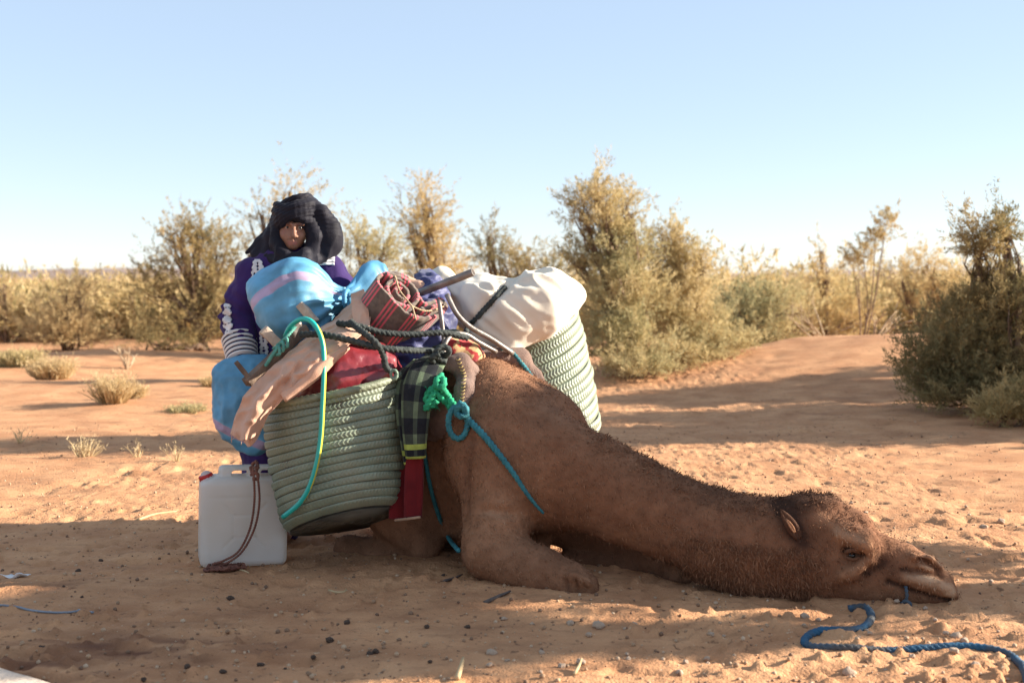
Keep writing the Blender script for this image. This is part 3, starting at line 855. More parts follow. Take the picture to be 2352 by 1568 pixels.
line([(1300, 1330), (1306, 1352)], .010, .008, -.2); line([(1322, 1332), (1328, 1356)], .010, .008, -.2); line([(1342, 1338), (1345, 1354)], .009, .006, -.15)
line([(1085, 1010), (1072, 1080), (1070, 1180)], .030, .010, -.16)            # behind the shoulder
line([(1795, 1160), (1818, 1205), (1842, 1246)], .045, .004, -.40)
N = vnormals(V, F)
def near(p, r): return np.exp(-(np.linalg.norm(V - p, axis=1) / r) ** 2)
for p, r, a in ((hs(1140, 1210), .14, .20), (hs(1180, 1130), .14, .12), (hs(1010, 1120), .2, .08), (hs(2185, 1360), .03, .6), (hs(2140, 1340), .06, .22), (hs(2140, 1300), .06, .12),
                (hs(1335, 1345), .04, .18), (hs(1120, 845), .16, .10), (hs(1855, 1165), .08, -.18), (P(1350, 1215, 5.1), .16, -.12), (hs(1730, 1360), .2, -.06), (hs(1560, 1200), .15, -.05), (hs(1960, 1350), .10, -.10), (hs(2040, 1310), .05, -.15)):
    t = t + a * near(p, r)
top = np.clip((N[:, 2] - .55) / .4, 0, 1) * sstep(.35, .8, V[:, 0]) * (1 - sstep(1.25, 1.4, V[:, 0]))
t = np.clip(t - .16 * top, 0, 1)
camel_base = np.array([.1, 5.3, 0.0])
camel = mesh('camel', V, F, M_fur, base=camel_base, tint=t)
tag(camel, 'brown dromedary camel kneeling with its neck and head stretched out on the sand', 'camel')
CV, CF, CN, CT = V, F, N, t
camel_bvh = bvh(V, F)

# coat: short hairs all over, a shaggy mane along the neck
f = F[0]
ctr = V[f].mean(1); fn = N[f].mean(1)
area = np.linalg.norm(np.cross(V[f[:, 1]] - V[f[:, 0]], V[f[:, 2]] - V[f[:, 0]]), axis=1)
vis = (fn @ np.array([0, -1, .25]) > -.35) & (ctr[:, 2] > .01)
g = np.random.default_rng(3)
pr = area * vis; pr /= pr.sum()
def hairs(sel, L, w, lie, sc, lift, curl=.35):
    p = ctr[sel] + g.normal(size=(len(sel), 3)) * .005
    n = fn[sel]
    d = norm(lie - n * (n @ norm(lie))[:, None] + n * lift + g.normal(size=(len(sel), 3)) * curl)
    s = norm(np.cross(d, n + g.normal(size=n.shape) * .3))
    l = (L * (.5 + g.random(len(sel))))[:, None]
    m = p + d * l * .55 + n * l * .10
    e = p + d * l - np.array([0, 0, 1]) * l * .15
    ww = (w * (.6 + .8 * g.random(len(sel))))[:, None]
    VV = np.stack([p - s * ww, p + s * ww, m + s * ww * .7, m - s * ww * .7, e], 1).reshape(-1, 3)
    k = np.arange(len(sel)) * 5
    FF = [np.stack([k, k + 1, k + 2, k + 3], -1), np.stack([k + 3, k + 2, k + 4], -1)]
    tt = np.clip(t[f[sel, 0]] + g.normal(size=len(sel)) * .10 + sc, 0, 1)
    return VV, FF, np.repeat(tt, 5)
lie = np.array([.25, -.1, -.9])
sel = g.choice(len(f), 38000, p=pr)
V1, F1, T1 = hairs(sel, np.full(38000, .0115), .0015, lie, .01, .15)
o = mesh('coat', V1, F1, M_fur, camel, tint=T1, smooth=False); o['kind'] = 'stuff'
ridge = (fn[:, 2] > .60) & (ctr[:, 0] > .30) & (ctr[:, 0] < 1.30) & (ctr[:, 2] > .22)
pr2 = area * ridge; pr2 /= pr2.sum()
sel = g.choice(len(f), 7000, p=pr2)
# gather the mane into tufts
cl = vnoise(ctr[sel] * 26, 5)
V2, F2, T2 = hairs(sel, .006 + .012 * np.clip(cl * 1.6 + .1, 0, 1), .0018, np.array([.5, -.05, .1]), -.04, .6, .6)
thr = (fn[:, 2] < .1) & (ctr[:, 0] > .55) & (ctr[:, 0] < 1.25) & (fn[:, 1] < .1)
pr3 = area * thr * sstep(.50, .95, ctr[:, 0]) * (1 - sstep(1.08, 1.25, ctr[:, 0])) * (1 - sstep(.18, .42, ctr[:, 2])); pr3 /= pr3.sum()
sel = g.choice(len(f), 7000, p=pr3)
V3, F3, T3 = hairs(sel, np.full(7000, .018), .0018, np.array([.3, -.2, -1]), .0, .25, .8)
Vm, Fm = merge([(V2, F2), (V3, F3)])
o = mesh('mane', Vm, Fm, M_fur, camel, tint=np.concatenate([T2, T3]), smooth=False); o['kind'] = 'stuff'
# ear, eye
M_eye = mat('dark_eye', (.02, .012, .01), rough=.15, bump=0, spec=.6)
def ear(a, b, nrm, w):
    a, b = np.array(a), np.array(b); ax = norm(b - a); s = norm(np.cross(ax, nrm)); rings = []
    for q, ww in zip(np.linspace(0, 1, 8), (.5, .8, 1, 1, .92, .75, .45, .08)):
        c = a + (b - a) * q
        th = np.linspace(0, 2 * math.pi, 14, endpoint=False)
        rings.append(c + np.cos(th)[:, None] * s * w * ww + np.sin(th)[:, None] * nrm * w * .42 * ww - nrm * (np.abs(np.cos(th)) < .6)[:, None] * w * .25 * ww * (np.sin(th) > 0)[:, None])
    return loft(np.array(rings))
V1, F1 = ear(P(1838, 1238, 4.655), P(1792, 1168, 4.64), norm(np.array([.25, -1, .1])), .025)
mesh('ear', V1, F1, M_fur, camel, tint=np.full(len(V1), .06))
V1, F1 = ear(P(1826, 1222, 4.64), P(1806, 1190, 4.632), norm(np.array([.25, -1, .1])), .009)
mesh('ear_tuft', V1, F1, M_fur, camel, tint=np.full(len(V1), .62))
V1, F1 = ear(P(1852, 1160, 4.86), P(1818, 1148, 4.93), norm(np.array([.1, -.6, .8])), .028)
mesh('ear', V1, F1, M_fur, camel, tint=np.full(len(V1), .14))
iv, fi = ico(2)
mesh('eye', iv * .017 + P(1957, 1275, 4.64), fi, M_eye, camel)
V1, F1 = merge([tube([P(1942, 1268, 4.622), P(1958, 1262, 4.606), P(1976, 1268, 4.612)], .0085, seg=8), tube([P(1944, 1279, 4.62), P(1958, 1284, 4.608), P(1975, 1279, 4.614)], .006, seg=8)])
mesh('eyelid', V1, F1, M_fur, camel, tint=np.full(len(V1), .2))
#@@PART4
# ------------------------------------------------------------------ the baskets
def dusty(nt, out):
    tc_ = nt.nodes.new('ShaderNodeTexCoord'); n = nt.nodes.new('ShaderNodeTexNoise'); n.inputs['Scale'].default_value = 3.2; n.inputs['Detail'].default_value = 8; n.inputs['Roughness'].default_value = .7
    nt.links.new(tc_.outputs['Object'], n.inputs['Vector'])
    r = nt.nodes.new('ShaderNodeMapRange'); r.inputs['From Min'].default_value = .46; r.inputs['From Max'].default_value = .72; r.inputs['To Max'].default_value = .6
    nt.links.new(n.outputs[0], r.inputs['Value'])
    mx = nt.nodes.new('ShaderNodeMix'); mx.data_type = 'RGBA'
    nt.links.new(r.outputs[0], mx.inputs['Factor']); nt.links.new(out, mx.inputs['A']); mx.inputs['B'].default_value = (.23, .18, .115, 1)
    return mx.outputs['Result']
M_weave = mat('green_woven_palm', (.25, .295, .21), (.15, .18, .125), rough=.45, vs=5, bump=.3, bs=190, spec=.5, detail=6, amount=(.3, .7), bdist=.004, extra=dusty)
M_weave_rim = mat('green_braid_rim', (.25, .275, .18), (.155, .17, .11), rough=.5, vs=14, bump=.3, bs=170, spec=.4)
M_dirt = mat('dusty_basket_base', (.16, .145, .11), (.08, .075, .06), rough=.8, vs=10, bump=.4, bs=90)

def basket(name, label, T, Bt, ntop, nbot, rt, rb, rows, seed):
    T, Bt = np.asarray(T, float), np.asarray(Bt, float)
    root = thing(name, label, 'basket', (Bt[0], Bt[1], Bt[2]))
    m = 480
    th = np.linspace(0, 2 * math.pi, m, endpoint=False)
    g = np.random.default_rng(seed); ph = g.random(4) * 6.28
    def ring(s, dr=0.0, rscale=None):
        c = T + (Bt - T) * s
        n = norm(np.asarray(ntop) * (1 - s) + np.asarray(nbot) * s)
        e1 = norm(np.cross(n, [0, 1, 0.0])); e2 = np.cross(n, e1)
        prof = np.interp(s, [0, .12, .35, .6, .85, .95, 1.0], [1.0, 1.02, 1.01, .97, .91, .87, .80])
        r = rt * prof if rb is None else (rt + (rb - rt) * s) * np.interp(s, [0, .2, .5, .88, .96, 1], [1, 1.03, 1.035, 1.01, .97, .90])
        r = r * (1 + .022 * np.sin(2 * th + ph[0]) + .012 * np.sin(3 * th + ph[1] + 3 * s))
        if rscale is not None: r = r * rscale
        r = r + dr
        sag = .006 * np.sin(2 * th + ph[2] + s * 2)
        return c + r[:, None] * (np.cos(th)[:, None] * e1 + np.sin(th)[:, None] * e2) + n * sag[:, None]
    nj = 9
    for k in range(rows):
        s0, s1 = (k + .02) / rows, (k + .98) / rows
        rr = []
        tilt = (g.random() - .5) * .006
        wx = np.linspace(0, 2 * math.pi, 15); wy = g.normal(size=15); wy[-1] = wy[0]
        for j in range(nj):
            q = j / (nj - 1)
            bul = .0052 * math.sin(math.pi * min(max(q, .0), 1)) ** .30 + tilt * (q - .5)
            slant = abs(q - .5) * 2.2
            wob = .004 * np.interp(th, wx, wy); br = wob + .0020 * np.sin(th * 104 + slant * math.pi * 1.3 + k * 1.7) * math.sin(math.pi * q) ** .4
            rr.append(ring(s0 + (s1 - s0) * q, bul + br))
        V, F = loft(np.array(rr), cap=False)
        mesh('braid_row', V, F, M_weave, root)
    # core wall behind the rows, base and rim
    core = [ring(s, -.006) for s in np.linspace(.01, 1, 24)] + [ring(1.0, -.006, x) for x in (.9, .7, .45, .2)]
    V, F = loft(np.array(core), cap=False); mesh('inner_wall', V, F, M_dirt, root)
    bs = []
    for x in np.linspace(1.0, .06, 34):
        r = ring(1.0, 0, x); r = r + norm(np.asarray(nbot)) * (.010 * abs(math.sin(x * 5.5 * math.pi)) - .002)
        bs.append(r)
    V, F = loft(np.array(bs), cap=True); mesh('base', V, F, M_dirt, root)
    rim = ring(-.012, .004)[::3]
    rim = np.vstack([rim, rim[:1]])
    V, F = tube(rim, .0165, seg=14, strands=4, pitch=6, amp=.16, smooth=True, step=.008)
    mesh('rim', V, F, M_weave_rim, root)
    return root

nT = norm(np.array([-.21, -.06, .97])); nB = norm(np.array([-.21, .33, .93]))
basket('basket', 'green woven basket in front, hanging low on the near flank with the hose across it', P(767, 890, 5.30), P(797, 1196, 5.27), -nT, -nB, .305, .274, 15, 1)
nT = norm(np.array([-.33, -.22, .92])); nB = norm(np.array([-.33, -.18, .93]))
basket('basket', 'green woven basket behind the camel neck, under the cream bag', P(1190, 752, 6.10), P(1266, 1018, 6.10), -nT, -nB, .290, .262, 14, 2)

# ------------------------------------------------------------------ the bags and cloths
def cloth_mat(name, col, col2, **k):
    a = dict(rough=.9, vs=8, bump=.35, bs=240, spec=.15, bdist=.003, sheen=.2); a.update(k)
    return mat(name, col, col2, **a)

def blob(prims, h, wr=None, pad=.06):
    """a soft bag: rounded solids blended together, wrinkled by wr(V, N)"""
    pts = np.concatenate([np.array(p[0]) for p in prims]); rm = max(max(p[1]) for p in prims) + pad
    S = Solid(pts.min(0) - rm, pts.max(0) + rm, h)
    for p in prims: S.chain(p[0], p[1], p[2] if len(p) > 2 else .03, p[3] if len(p) > 3 else None)
    V, F = S.mesh(); V = relax(V, F, 1, .4)
    if wr is not None: V = V + vnormals(V, F) * wr(V, vnormals(V, F))[:, None]
    return V, F

def folds(V, axis, f_along, f_across, seed, octv=3):
    """noise stretched along an axis: long soft creases"""
    a = norm(np.asarray(axis, float))
    al = V @ a
    q = V - al[:, None] * a
    n = fbm(q * f_across + (al * f_along)[:, None] * a, octv, seed)
    return 1 - 2 * np.abs(n) if octv < 3 else n

# blue plastic sack on top, tied at its right
M_blue = cloth_mat('blue_woven_plastic', (1, 1, 1), (.62, .60, .56), rough=.5, spec=.4, vs=9, bs=300, bump=.25, sheen=0,
                   extra=tint_mix([(0, (.075, .27, .47)), (.42, (.15, .42, .62)), (.58, (.44, .34, .50)), (1, (.48, .38, .54))]))
def lofted(path, radii, seg, wr, seed, flat=1.0, up=(0, 0, 1.0), step=.012):
    p = smooth_path(path, step); n = len(p)
    t = norm(np.gradient(p, axis=0))
    x = norm(np.cross(t, np.asarray(up, float))); y = np.cross(x, t)
    s = np.linspace(0, 1, n); r = np.interp(s, np.linspace(0, 1, len(radii)), radii)
    k = max(1, n // (len(radii) * 3)); r = np.convolve(np.pad(r, k, 'edge'), np.ones(2 * k + 1) / (2 * k + 1), 'valid')
    th = np.linspace(0, 2 * math.pi, seg, endpoint=False)
    TH, SS = np.meshgrid(th, s)
    d = wr(TH, SS, seed)
    rad = r[:, None] * (1 + d)
    fl = flat if np.size(flat) == 1 else np.interp(s, np.linspace(0, 1, len(flat)), flat)[:, None]
    V = p[:, None] + (np.cos(TH) * rad * fl)[..., None] * x[:, None] + (np.sin(TH) * rad)[..., None] * y[:, None]
    return V, TH, SS

def tie_wr(s_tie, amp, f):
    def w(TH, SS, seed):
        a = np.exp(-((SS - s_tie) / .34) ** 2)
        q = np.stack([np.cos(TH) * f, np.sin(TH) * f, SS * 1.6], -1).reshape(-1, 3)
        q2 = np.stack([np.cos(TH) * f * 2.2, np.sin(TH) * f * 2.2, SS * 2.5], -1).reshape(-1, 3)
        n = (np.abs(vnoise(q, seed)) * 1.5 - .35 + .5 * np.abs(vnoise(q2, seed + 1))).reshape(TH.shape)
        l = fbm(np.stack([np.cos(TH) * 1.4, np.sin(TH) * 1.4, SS * 3.5], -1).reshape(-1, 3), 3, seed + 4).reshape(TH.shape)
        return amp * a * n + .085 * l + .035 * amp * n
    return w
SK = thing('sack', 'bright blue plastic sack with a pink band, tied at its neck before the robed man', 'sack', P(690, 790, 5.49))
rings, TH, SS = lofted([P(602, 748, 5.48), P(650, 716, 5.48), P(712, 696, 5.49), P(770, 690, 5.50), P(797, 688, 5.51)], [.05, .165, .200, .208, .210, .208, .196, .160, .10, .052, .040], 120, tie_wr(1.0, .42, 3.2), 21)
V, F = loft(rings)
V = V + vnormals(V, F) * (.0045 * (1 - 2.4 * np.abs(fbm(V * 9, 2, 35))) + .0022 * (1 - 2.4 * np.abs(fbm(V * 24, 2, 36))))[:, None]
band = np.exp(-((((TH - .60 + .06 * np.sin(SS * 9)) + math.pi) % (2 * math.pi) - math.pi) / .125) ** 8)
dirt = fbm(V * 14, 4, 5)
t = np.concatenate([(.25 + .62 * band).ravel(), [.25, .25]]) + .08 * dirt
mesh('sack_body', V, F, M_blue, SK, tint=t)
rings, TH, SS = lofted([P(792, 688, 5.51), P(810, 680, 5.54), P(838, 660, 5.59), P(868, 632, 5.64), P(890, 622, 5.64)], [.036, .05, .062, .075, .085, .08, .03], 72, tie_wr(0.0, .5, 2.6), 23, .6)
V, F = loft(rings); mesh('sack_neck', V, F, M_blue, SK, tint=np.full(len(V), .10) + .1 * fbm(V * 20, 3, 3))
V, F = merge([rope([P(797 + 18 * math.cos(a) * .35, 688 + 20 * math.sin(a), 5.48 + .05 * math.cos(a)) for a in np.linspace(0, 6.3, 16)], .010)])
mesh('tie', V, F, M_blue, SK, tint=np.full(len(V), .05))

# second blue sack hanging lower at the left
S2 = thing('sack', 'flat blue plastic sack hanging low at the left behind the salmon cloth', 'sack', P(550, 1030, 5.46))
fy_ = (np.array([.15, 1, 0]), 2.0)
V, F = blob([([P(548, 872, 5.50), P(595, 868, 5.50)], [.085, .09], .05, fy_), ([P(508, 852, 5.50), P(560, 838, 5.50), P(605, 834, 5.50)], [.022, .026, .026], .05, fy_), ([P(545, 900, 5.47), P(558, 960, 5.46), P(580, 1000, 5.47)], [.108, .110, .070], .06, fy_),
             ([P(570, 1000, 5.47), P(600, 1030, 5.48)], [.055, .02], .05, fy_)], .009,
            lambda V, N: .012 * (1 - 2.4 * np.abs(fbm(V * np.array([7, 7, 5]), 2, 31))) + .006 * (1 - 2.4 * np.abs(fbm(V * 17, 2, 33))))
zb = V[:, 2]; z0 = P(560, 1000, 5.4)[2]
t = np.clip(.16 + .6 * np.exp(-(((zb - z0) + (V[:, 0] - P(530, 0, 5.4)[0]) * .45) / .024) ** 4) + .12 * fbm(V * 12, 4, 6), 0, 1)
mesh('sack_body', V, F, M_blue, S2, tint=t)

# salmon cloth: a rolled length over the bundle and a loose end hanging over the basket rim
M_salmon = cloth_mat('salmon_cotton_cloth', (.64, .385, .265), (.50, .29, .195), vs=5, bs=230, bump=.5)
CL = thing('cloth', 'salmon cotton cloth draped over the bundle and hanging past the basket rim', 'cloth', P(620, 960, 5.1))
def long_wr(amp, f, along=1.2):
    def w(TH, SS, seed):
        q = np.stack([np.cos(TH) * f, np.sin(TH) * f, SS * along], -1).reshape(-1, 3)
        q2 = np.stack([np.cos(TH) * f * 2.4, np.sin(TH) * f * 2.4, SS * along * 3], -1).reshape(-1, 3)
        return (amp * (1.2 * np.abs(vnoise(q, seed)) - .3 + .45 * vnoise(q2, seed + 2))).reshape(TH.shape)
    return w
def sheet(name, rows, parent, mtl, nfold, amp, seed, nu=90, nv=70, crumple=.010, thick=.006):
    """a cloth surface through rows of points (left to right, top to bottom), with soft folds running down it"""
    rows = [smooth_path(np.array(r), .01) for r in rows]
    u = np.linspace(0, 1, nu)
    rows = np.array([[np.interp(u, np.linspace(0, 1, len(r)), r[:, c]) for c in range(3)] for r in rows]).transpose(0, 2, 1)
    v = np.linspace(0, 1, nv); kv = np.linspace(0, 1, len(rows))
    A = np.empty((nv, nu, 3))
    for c in range(3):
        for k in range(nu): A[:, k, c] = np.interp(v, kv, rows[:, k, c])
    for _ in range(10): A[1:-1] = .5 * A[1:-1] + .25 * (A[2:] + A[:-2])
    UU, VV_ = np.meshgrid(u, v)
    n = np.array([.1, -.95, .3])
    ph = 1.2 * fbm(np.stack([VV_.ravel() * 2.2, UU.ravel() * 1.2, UU.ravel() * 0], -1), 2, seed).reshape(UU.shape)
    f = np.sin(UU * math.pi * 2 * nfold + ph * 3.5)
    f = np.sign(f) * np.abs(f) ** .8
    a = np.interp(v, np.linspace(0, 1, len(amp)), amp)[:, None]
    d = a * f + crumple * fbm(A.reshape(-1, 3) * np.array([9, 9, 9]), 3, seed + 2).reshape(UU.shape) + crumple * .6 * (1 - 2.2 * np.abs(vnoise(A.reshape(-1, 3) * 21, seed + 5))).reshape(UU.shape)
    A = A + d[..., None] * n
    ii = np.arange(nv - 1)[:, None] * nu; jj = np.arange(nu - 1)[None]
    Fq = np.stack([ii + jj, ii + jj + 1, ii + nu + jj + 1, ii + nu + jj], -1).reshape(-1, 4)
    o = mesh(name, A.reshape(-1, 3), Fq, mtl, parent)
    md = o.modifiers.new('thickness', 'SOLIDIFY'); md.thickness = thick; md.offset = 0
    return o
# one long cloth: over the bundle, across the rim and down in front of the basket; its lower edge is rolled
sheet('cloth_length', [[P(798, 704, 5.42), P(826, 680, 5.46), P(850, 662, 5.52)], [P(762, 740, 5.34), P(815, 715, 5.30), P(855, 702, 5.38)], [P(712, 770, 5.24), P(778, 757, 5.16), P(848, 758, 5.20)], [P(668, 804, 5.13), P(735, 802, 5.03), P(795, 800, 5.07)],
                       [P(626, 842, 5.05), P(688, 850, 4.975), P(738, 842, 5.0)], [P(592, 872, 5.02), P(645, 890, 4.95), P(690, 886, 4.97)], [P(560, 906, 4.99), P(602, 926, 4.935), P(642, 922, 4.95)], [P(541, 950, 4.985), P(578, 962, 4.935), P(614, 950, 4.96)], [P(528, 994, 4.985), P(564, 1014, 4.945), P(600, 982, 4.975)]],
      CL, M_salmon, 1.25, (.003, .008, .010, .011, .014, .020, .025, .028, .026), 43, 110, 170, crumple=.015)
rings, TH, SS = lofted([P(800, 796, 5.06), P(745, 838, 4.995), P(696, 882, 4.96), P(650, 914, 4.945)], [.010, .022, .027, .026, .024, .020], 60, long_wr(.22, 1.0, 2.0), 42, .8, (.6, .1, -.75))
V, F = loft(rings); V = V + vnormals(V, F) * (.007 * fbm(V * 14, 3, 9))[:, None]; mesh('rolled_edge', V, F, M_salmon, CL)
sheet('loose_flap', [[P(806, 676, 5.36), P(836, 664, 5.38)], [P(808, 720, 5.25), P(846, 712, 5.27)], [P(818, 765, 5.18), P(850, 752, 5.21)], [P(838, 800, 5.17), P(850, 788, 5.18)]], CL, M_salmon, .8, (.004, .01, .01, .006), 44, 40, 40)
sheet('hanging_end', [[P(585, 900, 5.06), P(612, 900, 5.01), P(640, 905, 5.0)], [P(572, 940, 5.03), P(597, 945, 4.995), P(622, 940, 5.0)], [P(566, 985, 5.03), P(585, 995, 5.01), P(606, 975, 5.01)], [P(560, 1012, 5.03), P(575, 1026, 5.01), P(596, 996, 5.02)]], CL, M_salmon, .9, (.004, .012, .014, .010), 47, 50, 50, crumple=.012)
g = np.random.default_rng(4)
fr = [tube([P(535 + 5 * k, 990 + 2.4 * k, 4.97), P(534 + 5 * k + g.normal() * 3, 1000 + 2 * k, 4.96), P(533 + 5 * k + g.normal() * 5, 1010 + 1.2 * k + g.normal() * 4, 4.96)], .0014, seg=4) for k in (0, 1, 3, 4)]
V, F = merge(fr); mesh('fringe', V, F, M_salmon, CL)

# burgundy vinyl bag filling the front basket
M_vinyl = mat('burgundy_vinyl', (.25, .028, .036), (.16, .018, .024), rough=.30, vs=5, bump=.15, bs=60, spec=.5, coat=.2)
V, F = blob([([P(725, 885, 5.30), P(790, 872, 5.26), P(850, 872, 5.26)], [.16, .185, .13], .06), ([P(800, 840, 5.30), P(850, 850, 5.28)], [.13, .12], .05), ([P(870, 870, 5.16), P(893, 858, 5.13)], [.05, .025], .03)], .010,
            lambda V, N: .013 * folds(V, (.8, 0, .5), 3, 11, 51) + .006 * fbm(V * 26, 3, 52))
tag(mesh('bag', V, F, M_vinyl), 'glossy burgundy vinyl bag bulging out of the front basket', 'bag')

# navy bundle between the roll and the frame
M_navy = cloth_mat('navy_nylon', (.036, .042, .150), (.020, .024, .085), rough=.55, spec=.4, vs=6, bump=.3)
V, F = blob([([P(905, 800, 5.50), P(960, 770, 5.50), P(985, 735, 5.52)], [.10, .125, .10], .05), ([P(940, 830, 5.42), P(1000, 800, 5.46)], [.09, .07], .05), ([P(985, 700, 5.62), P(985, 655, 5.68)], [.09, .055], .05)], .009,
            lambda V, N: .022 * (1 - 2.2 * np.abs(fbm(V * 13, 2, 61))) + .010 * (1 - 2 * np.abs(fbm(V * 27, 2, 62))))
tag(mesh('bag', V, F, M_navy), 'crumpled navy blue bag wedged under the striped roll', 'bag')

# cream canvas bag tied round its middle
M_cream = cloth_mat('cream_canvas', (.78, .70, .57), (.68, .60, .48), vs=4, bump=.3, bs=320)
tieA, tieB = P(1163, 658, 5.66), P(1076, 750, 5.62)
tc = (tieA + tieB) / 2; ta = norm(tieB - tieA); tn = norm(np.cross(ta, [0, 1, 0])); tn = tn if tn[0] > 0 else -tn
def cream_wr(V, N):
    d = np.abs((V - tc) @ tn)
    near = .14 + .86 * np.exp(-(d / .17) ** 1.5)
    al = (V - tc) @ tn; q = V - tc - al[:, None] * tn
    n = 1 - 2.4 * np.abs(vnoise(q * 15 + tn * al[:, None] * 1.6, 71)) + .5 * vnoise(q * 30 + tn * al[:, None] * 2.5, 72)
    groove = np.exp(-(d / .020) ** 2)
    return .017 * near * n - .020 * groove + .008 * fbm(V * np.array([5, 5, 8]), 2, 73) + .0015 * fbm(V * 30, 3, 74)
V, F = blob([([P(1128, 715, 5.74), P(1180, 718, 5.74), P(1240, 700, 5.76), P(1292, 682, 5.80)], [.125, .145, .150, .095], .05), ([P(1255, 660, 5.78), P(1268, 645, 5.80)], [.075, .05], .04), ([P(1310, 680, 5.80), P(1325, 677, 5.80)], [.062, .034], .04),
             ([P(1180, 745, 5.70), P(1170, 780, 5.68)], [.09, .05], .05), ([P(1245, 742, 5.75), P(1180, 765, 5.70)], [.055, .06], .05),
             ([P(1062, 668, 5.76), P(1105, 700, 5.74), P(1128, 735, 5.72)], [.075, .115, .11], .05), ([P(1105, 665, 5.78), P(1140, 675, 5.77)], [.075, .05], .04), ([P(1100, 760, 5.70), P(1160, 795, 5.66)], [.07, .03], .05)], .009, cream_wr)
cream = mesh('bag', V, F, M_cream)
tag(cream, 'plump cream canvas bag with a rope round its middle, on top of the load', 'bag')
cream_bvh = bvh(V, F)
V, F = blob([([P(985, 655, 5.82), P(1015, 640, 5.84), P(1045, 650, 5.82)], [.045, .05, .035], .03)], .008, lambda V, N: .010 * fbm(V * 16, 3, 75))
tag(mesh('bag', V, F, M_cream), 'small cream bundle peeping out behind the steel pipe', 'bag')
V, F = blob([([P(930, 650, 5.62), P(965, 660, 5.6)], [.035, .03], .03)], .008, lambda V, N: .008 * fbm(V * 20, 3, 76))
tag(mesh('cloth', V, F, M_salmon), 'scrap of salmon cloth tucked behind the striped roll', 'cloth')

# rolled striped blanket
def roll_extra(nt, out):
    L = nt.links
    uv = nt.nodes.new('ShaderNodeUVMap'); uv.uv_map = 'UVMap'
    sx = nt.nodes.new('ShaderNodeSeparateXYZ'); L.new(uv.outputs[0], sx.inputs[0])
    def mth(op, a, b=None):
        n = nt.nodes.new('ShaderNodeMath'); n.operation = op
        if isinstance(a, (int, float)): n.inputs[0].default_value = a
        else: L.new(a, n.inputs[0])
        if b is not None: n.inputs[1].default_value = b
        return n.outputs[0]
    grp = mth('FRACT', mth('DIVIDE', sx.outputs[0], .105))             # a set of stripes every 10.5 cm of cloth
    inset = mth('LESS_THAN', grp, .50)
    line = mth('LESS_THAN', mth('FRACT', mth('MULTIPLY', grp, 6.0)), .46)
    fac = nt.nodes.new('ShaderNodeMath'); fac.operation = 'MULTIPLY'; L.new(inset, fac.inputs[0]); L.new(line, fac.inputs[1])
    mx = nt.nodes.new('ShaderNodeMix'); mx.data_type = 'RGBA'
    L.new(fac.outputs[0], mx.inputs['Factor']); L.new(out, mx.inputs['A']); mx.inputs['B'].default_value = (.66, .115, .145, 1)
    return mx.outputs['Result']
M_roll = cloth_mat('brown_pink_striped_blanket', (.175, .135, .108), (.115, .088, .072), vs=40, bs=260, bump=.8, extra=roll_extra)
ro = P(940, 682, 5.30)
re = norm(np.array([.50, -.48, .60])); ra = norm(np.array([.93, .28, -.02]) - re * (re @ np.array([.93, .28, -.02]))); rb_ = np.cross(re, ra)
if rb_[2] < 0: rb_ = -rb_
path = []
for a in np.linspace(0, 2 * math.pi * 2.15, 60):
    r = .012 + .0385 * a / (2 * math.pi)
    path.append((-.042 + r * 1.05 * math.cos(a + 1.2), .018 + r * math.sin(a + 1.2)))
lastp = path[-1]
path += [(.005, .088), (.045, .050), (.062, .012), (.085, -.002), (.125, .022), (.168, .050), (.180, .038), (.150, .008), (.105, -.022), (.060, -.040), (.075, -.054), (.130, -.026), (.182, .012), (.198, .046), (.205, .030),
         (.182, -.012), (.13, -.060), (.062, -.094), (-.01, -.098), (-.07, -.070), (-.118, -.028), (-.150, .022), (-.140, .072), (-.098, .108), (-.045, .122), (.01, .115)]
pp = smooth_path(np.array([(x, y, 0) for x, y in path]), .005)[:, :2]
tt = np.gradient(pp, axis=0); tt /= np.linalg.norm(tt, axis=1)[:, None] + 1e-9
nn = np.stack([-tt[:, 1], tt[:, 0]], -1)
ss = np.concatenate([[0], np.cumsum(np.linalg.norm(np.diff(pp, axis=0), axis=1))])
loop = np.concatenate([pp + nn * .0075, (pp - nn * .0075)[::-1]]); ls = np.concatenate([ss, ss[::-1]])
m = len(loop); st = np.linspace(0, .44, 22)
tele = .010 * vnoise(np.stack([ls * 7, ls * 0, ls * 0], -1), 81)
Vr = []; UV = []
for k, d in enumerate(st):
    edge = .004 * vnoise(np.stack([loop[:, 0] * 70, loop[:, 1] * 70, ls * 40], -1), 82) if k == 0 else 0
    squash = 1 + .05 * vnoise(np.stack([loop[:, 0] * 4, loop[:, 1] * 4, np.full(m, d * 6)], -1), 83)
    Vr.append(ro - re * (d + tele + edge)[:, None] + (loop[:, :1] * ra + loop[:, 1:] * rb_) * squash[:, None]); UV.append(np.stack([ls, np.full(m, d)], -1))
Vr = np.array(Vr); n_ = len(st)
i = np.arange(n_ - 1)[:, None] * m; j = np.arange(m)[None]; j2 = (j + 1) % m
F = [np.stack([i + j, i + m + j, i + m + j2, i + j2], -1).reshape(-1, 4)]
h = m // 2; kk = np.arange(h - 1)
F.append(np.stack([kk, kk + 1, m - 2 - kk, m - 1 - kk], -1)); e0 = (n_ - 1) * m
F.append(np.stack([e0 + kk + 1, e0 + kk, e0 + m - 1 - kk, e0 + m - 2 - kk], -1))
RL = thing('blanket_roll', 'tightly rolled brown blanket with pink stripes, spiral end towards us', 'blanket', ro - re * .2 - np.array([0, 0, .12]))
mesh('rolled_blanket', Vr.reshape(-1, 3), F, M_roll, RL, uv=np.array(UV).reshape(-1, 2))
M_string = mat('jute_string', (.52, .40, .25), (.38, .28, .17), vs=60, bump=.4, bs=300)
def onroll(a, b, d=-.006): return ro - re * d + ra * a + rb_ * b
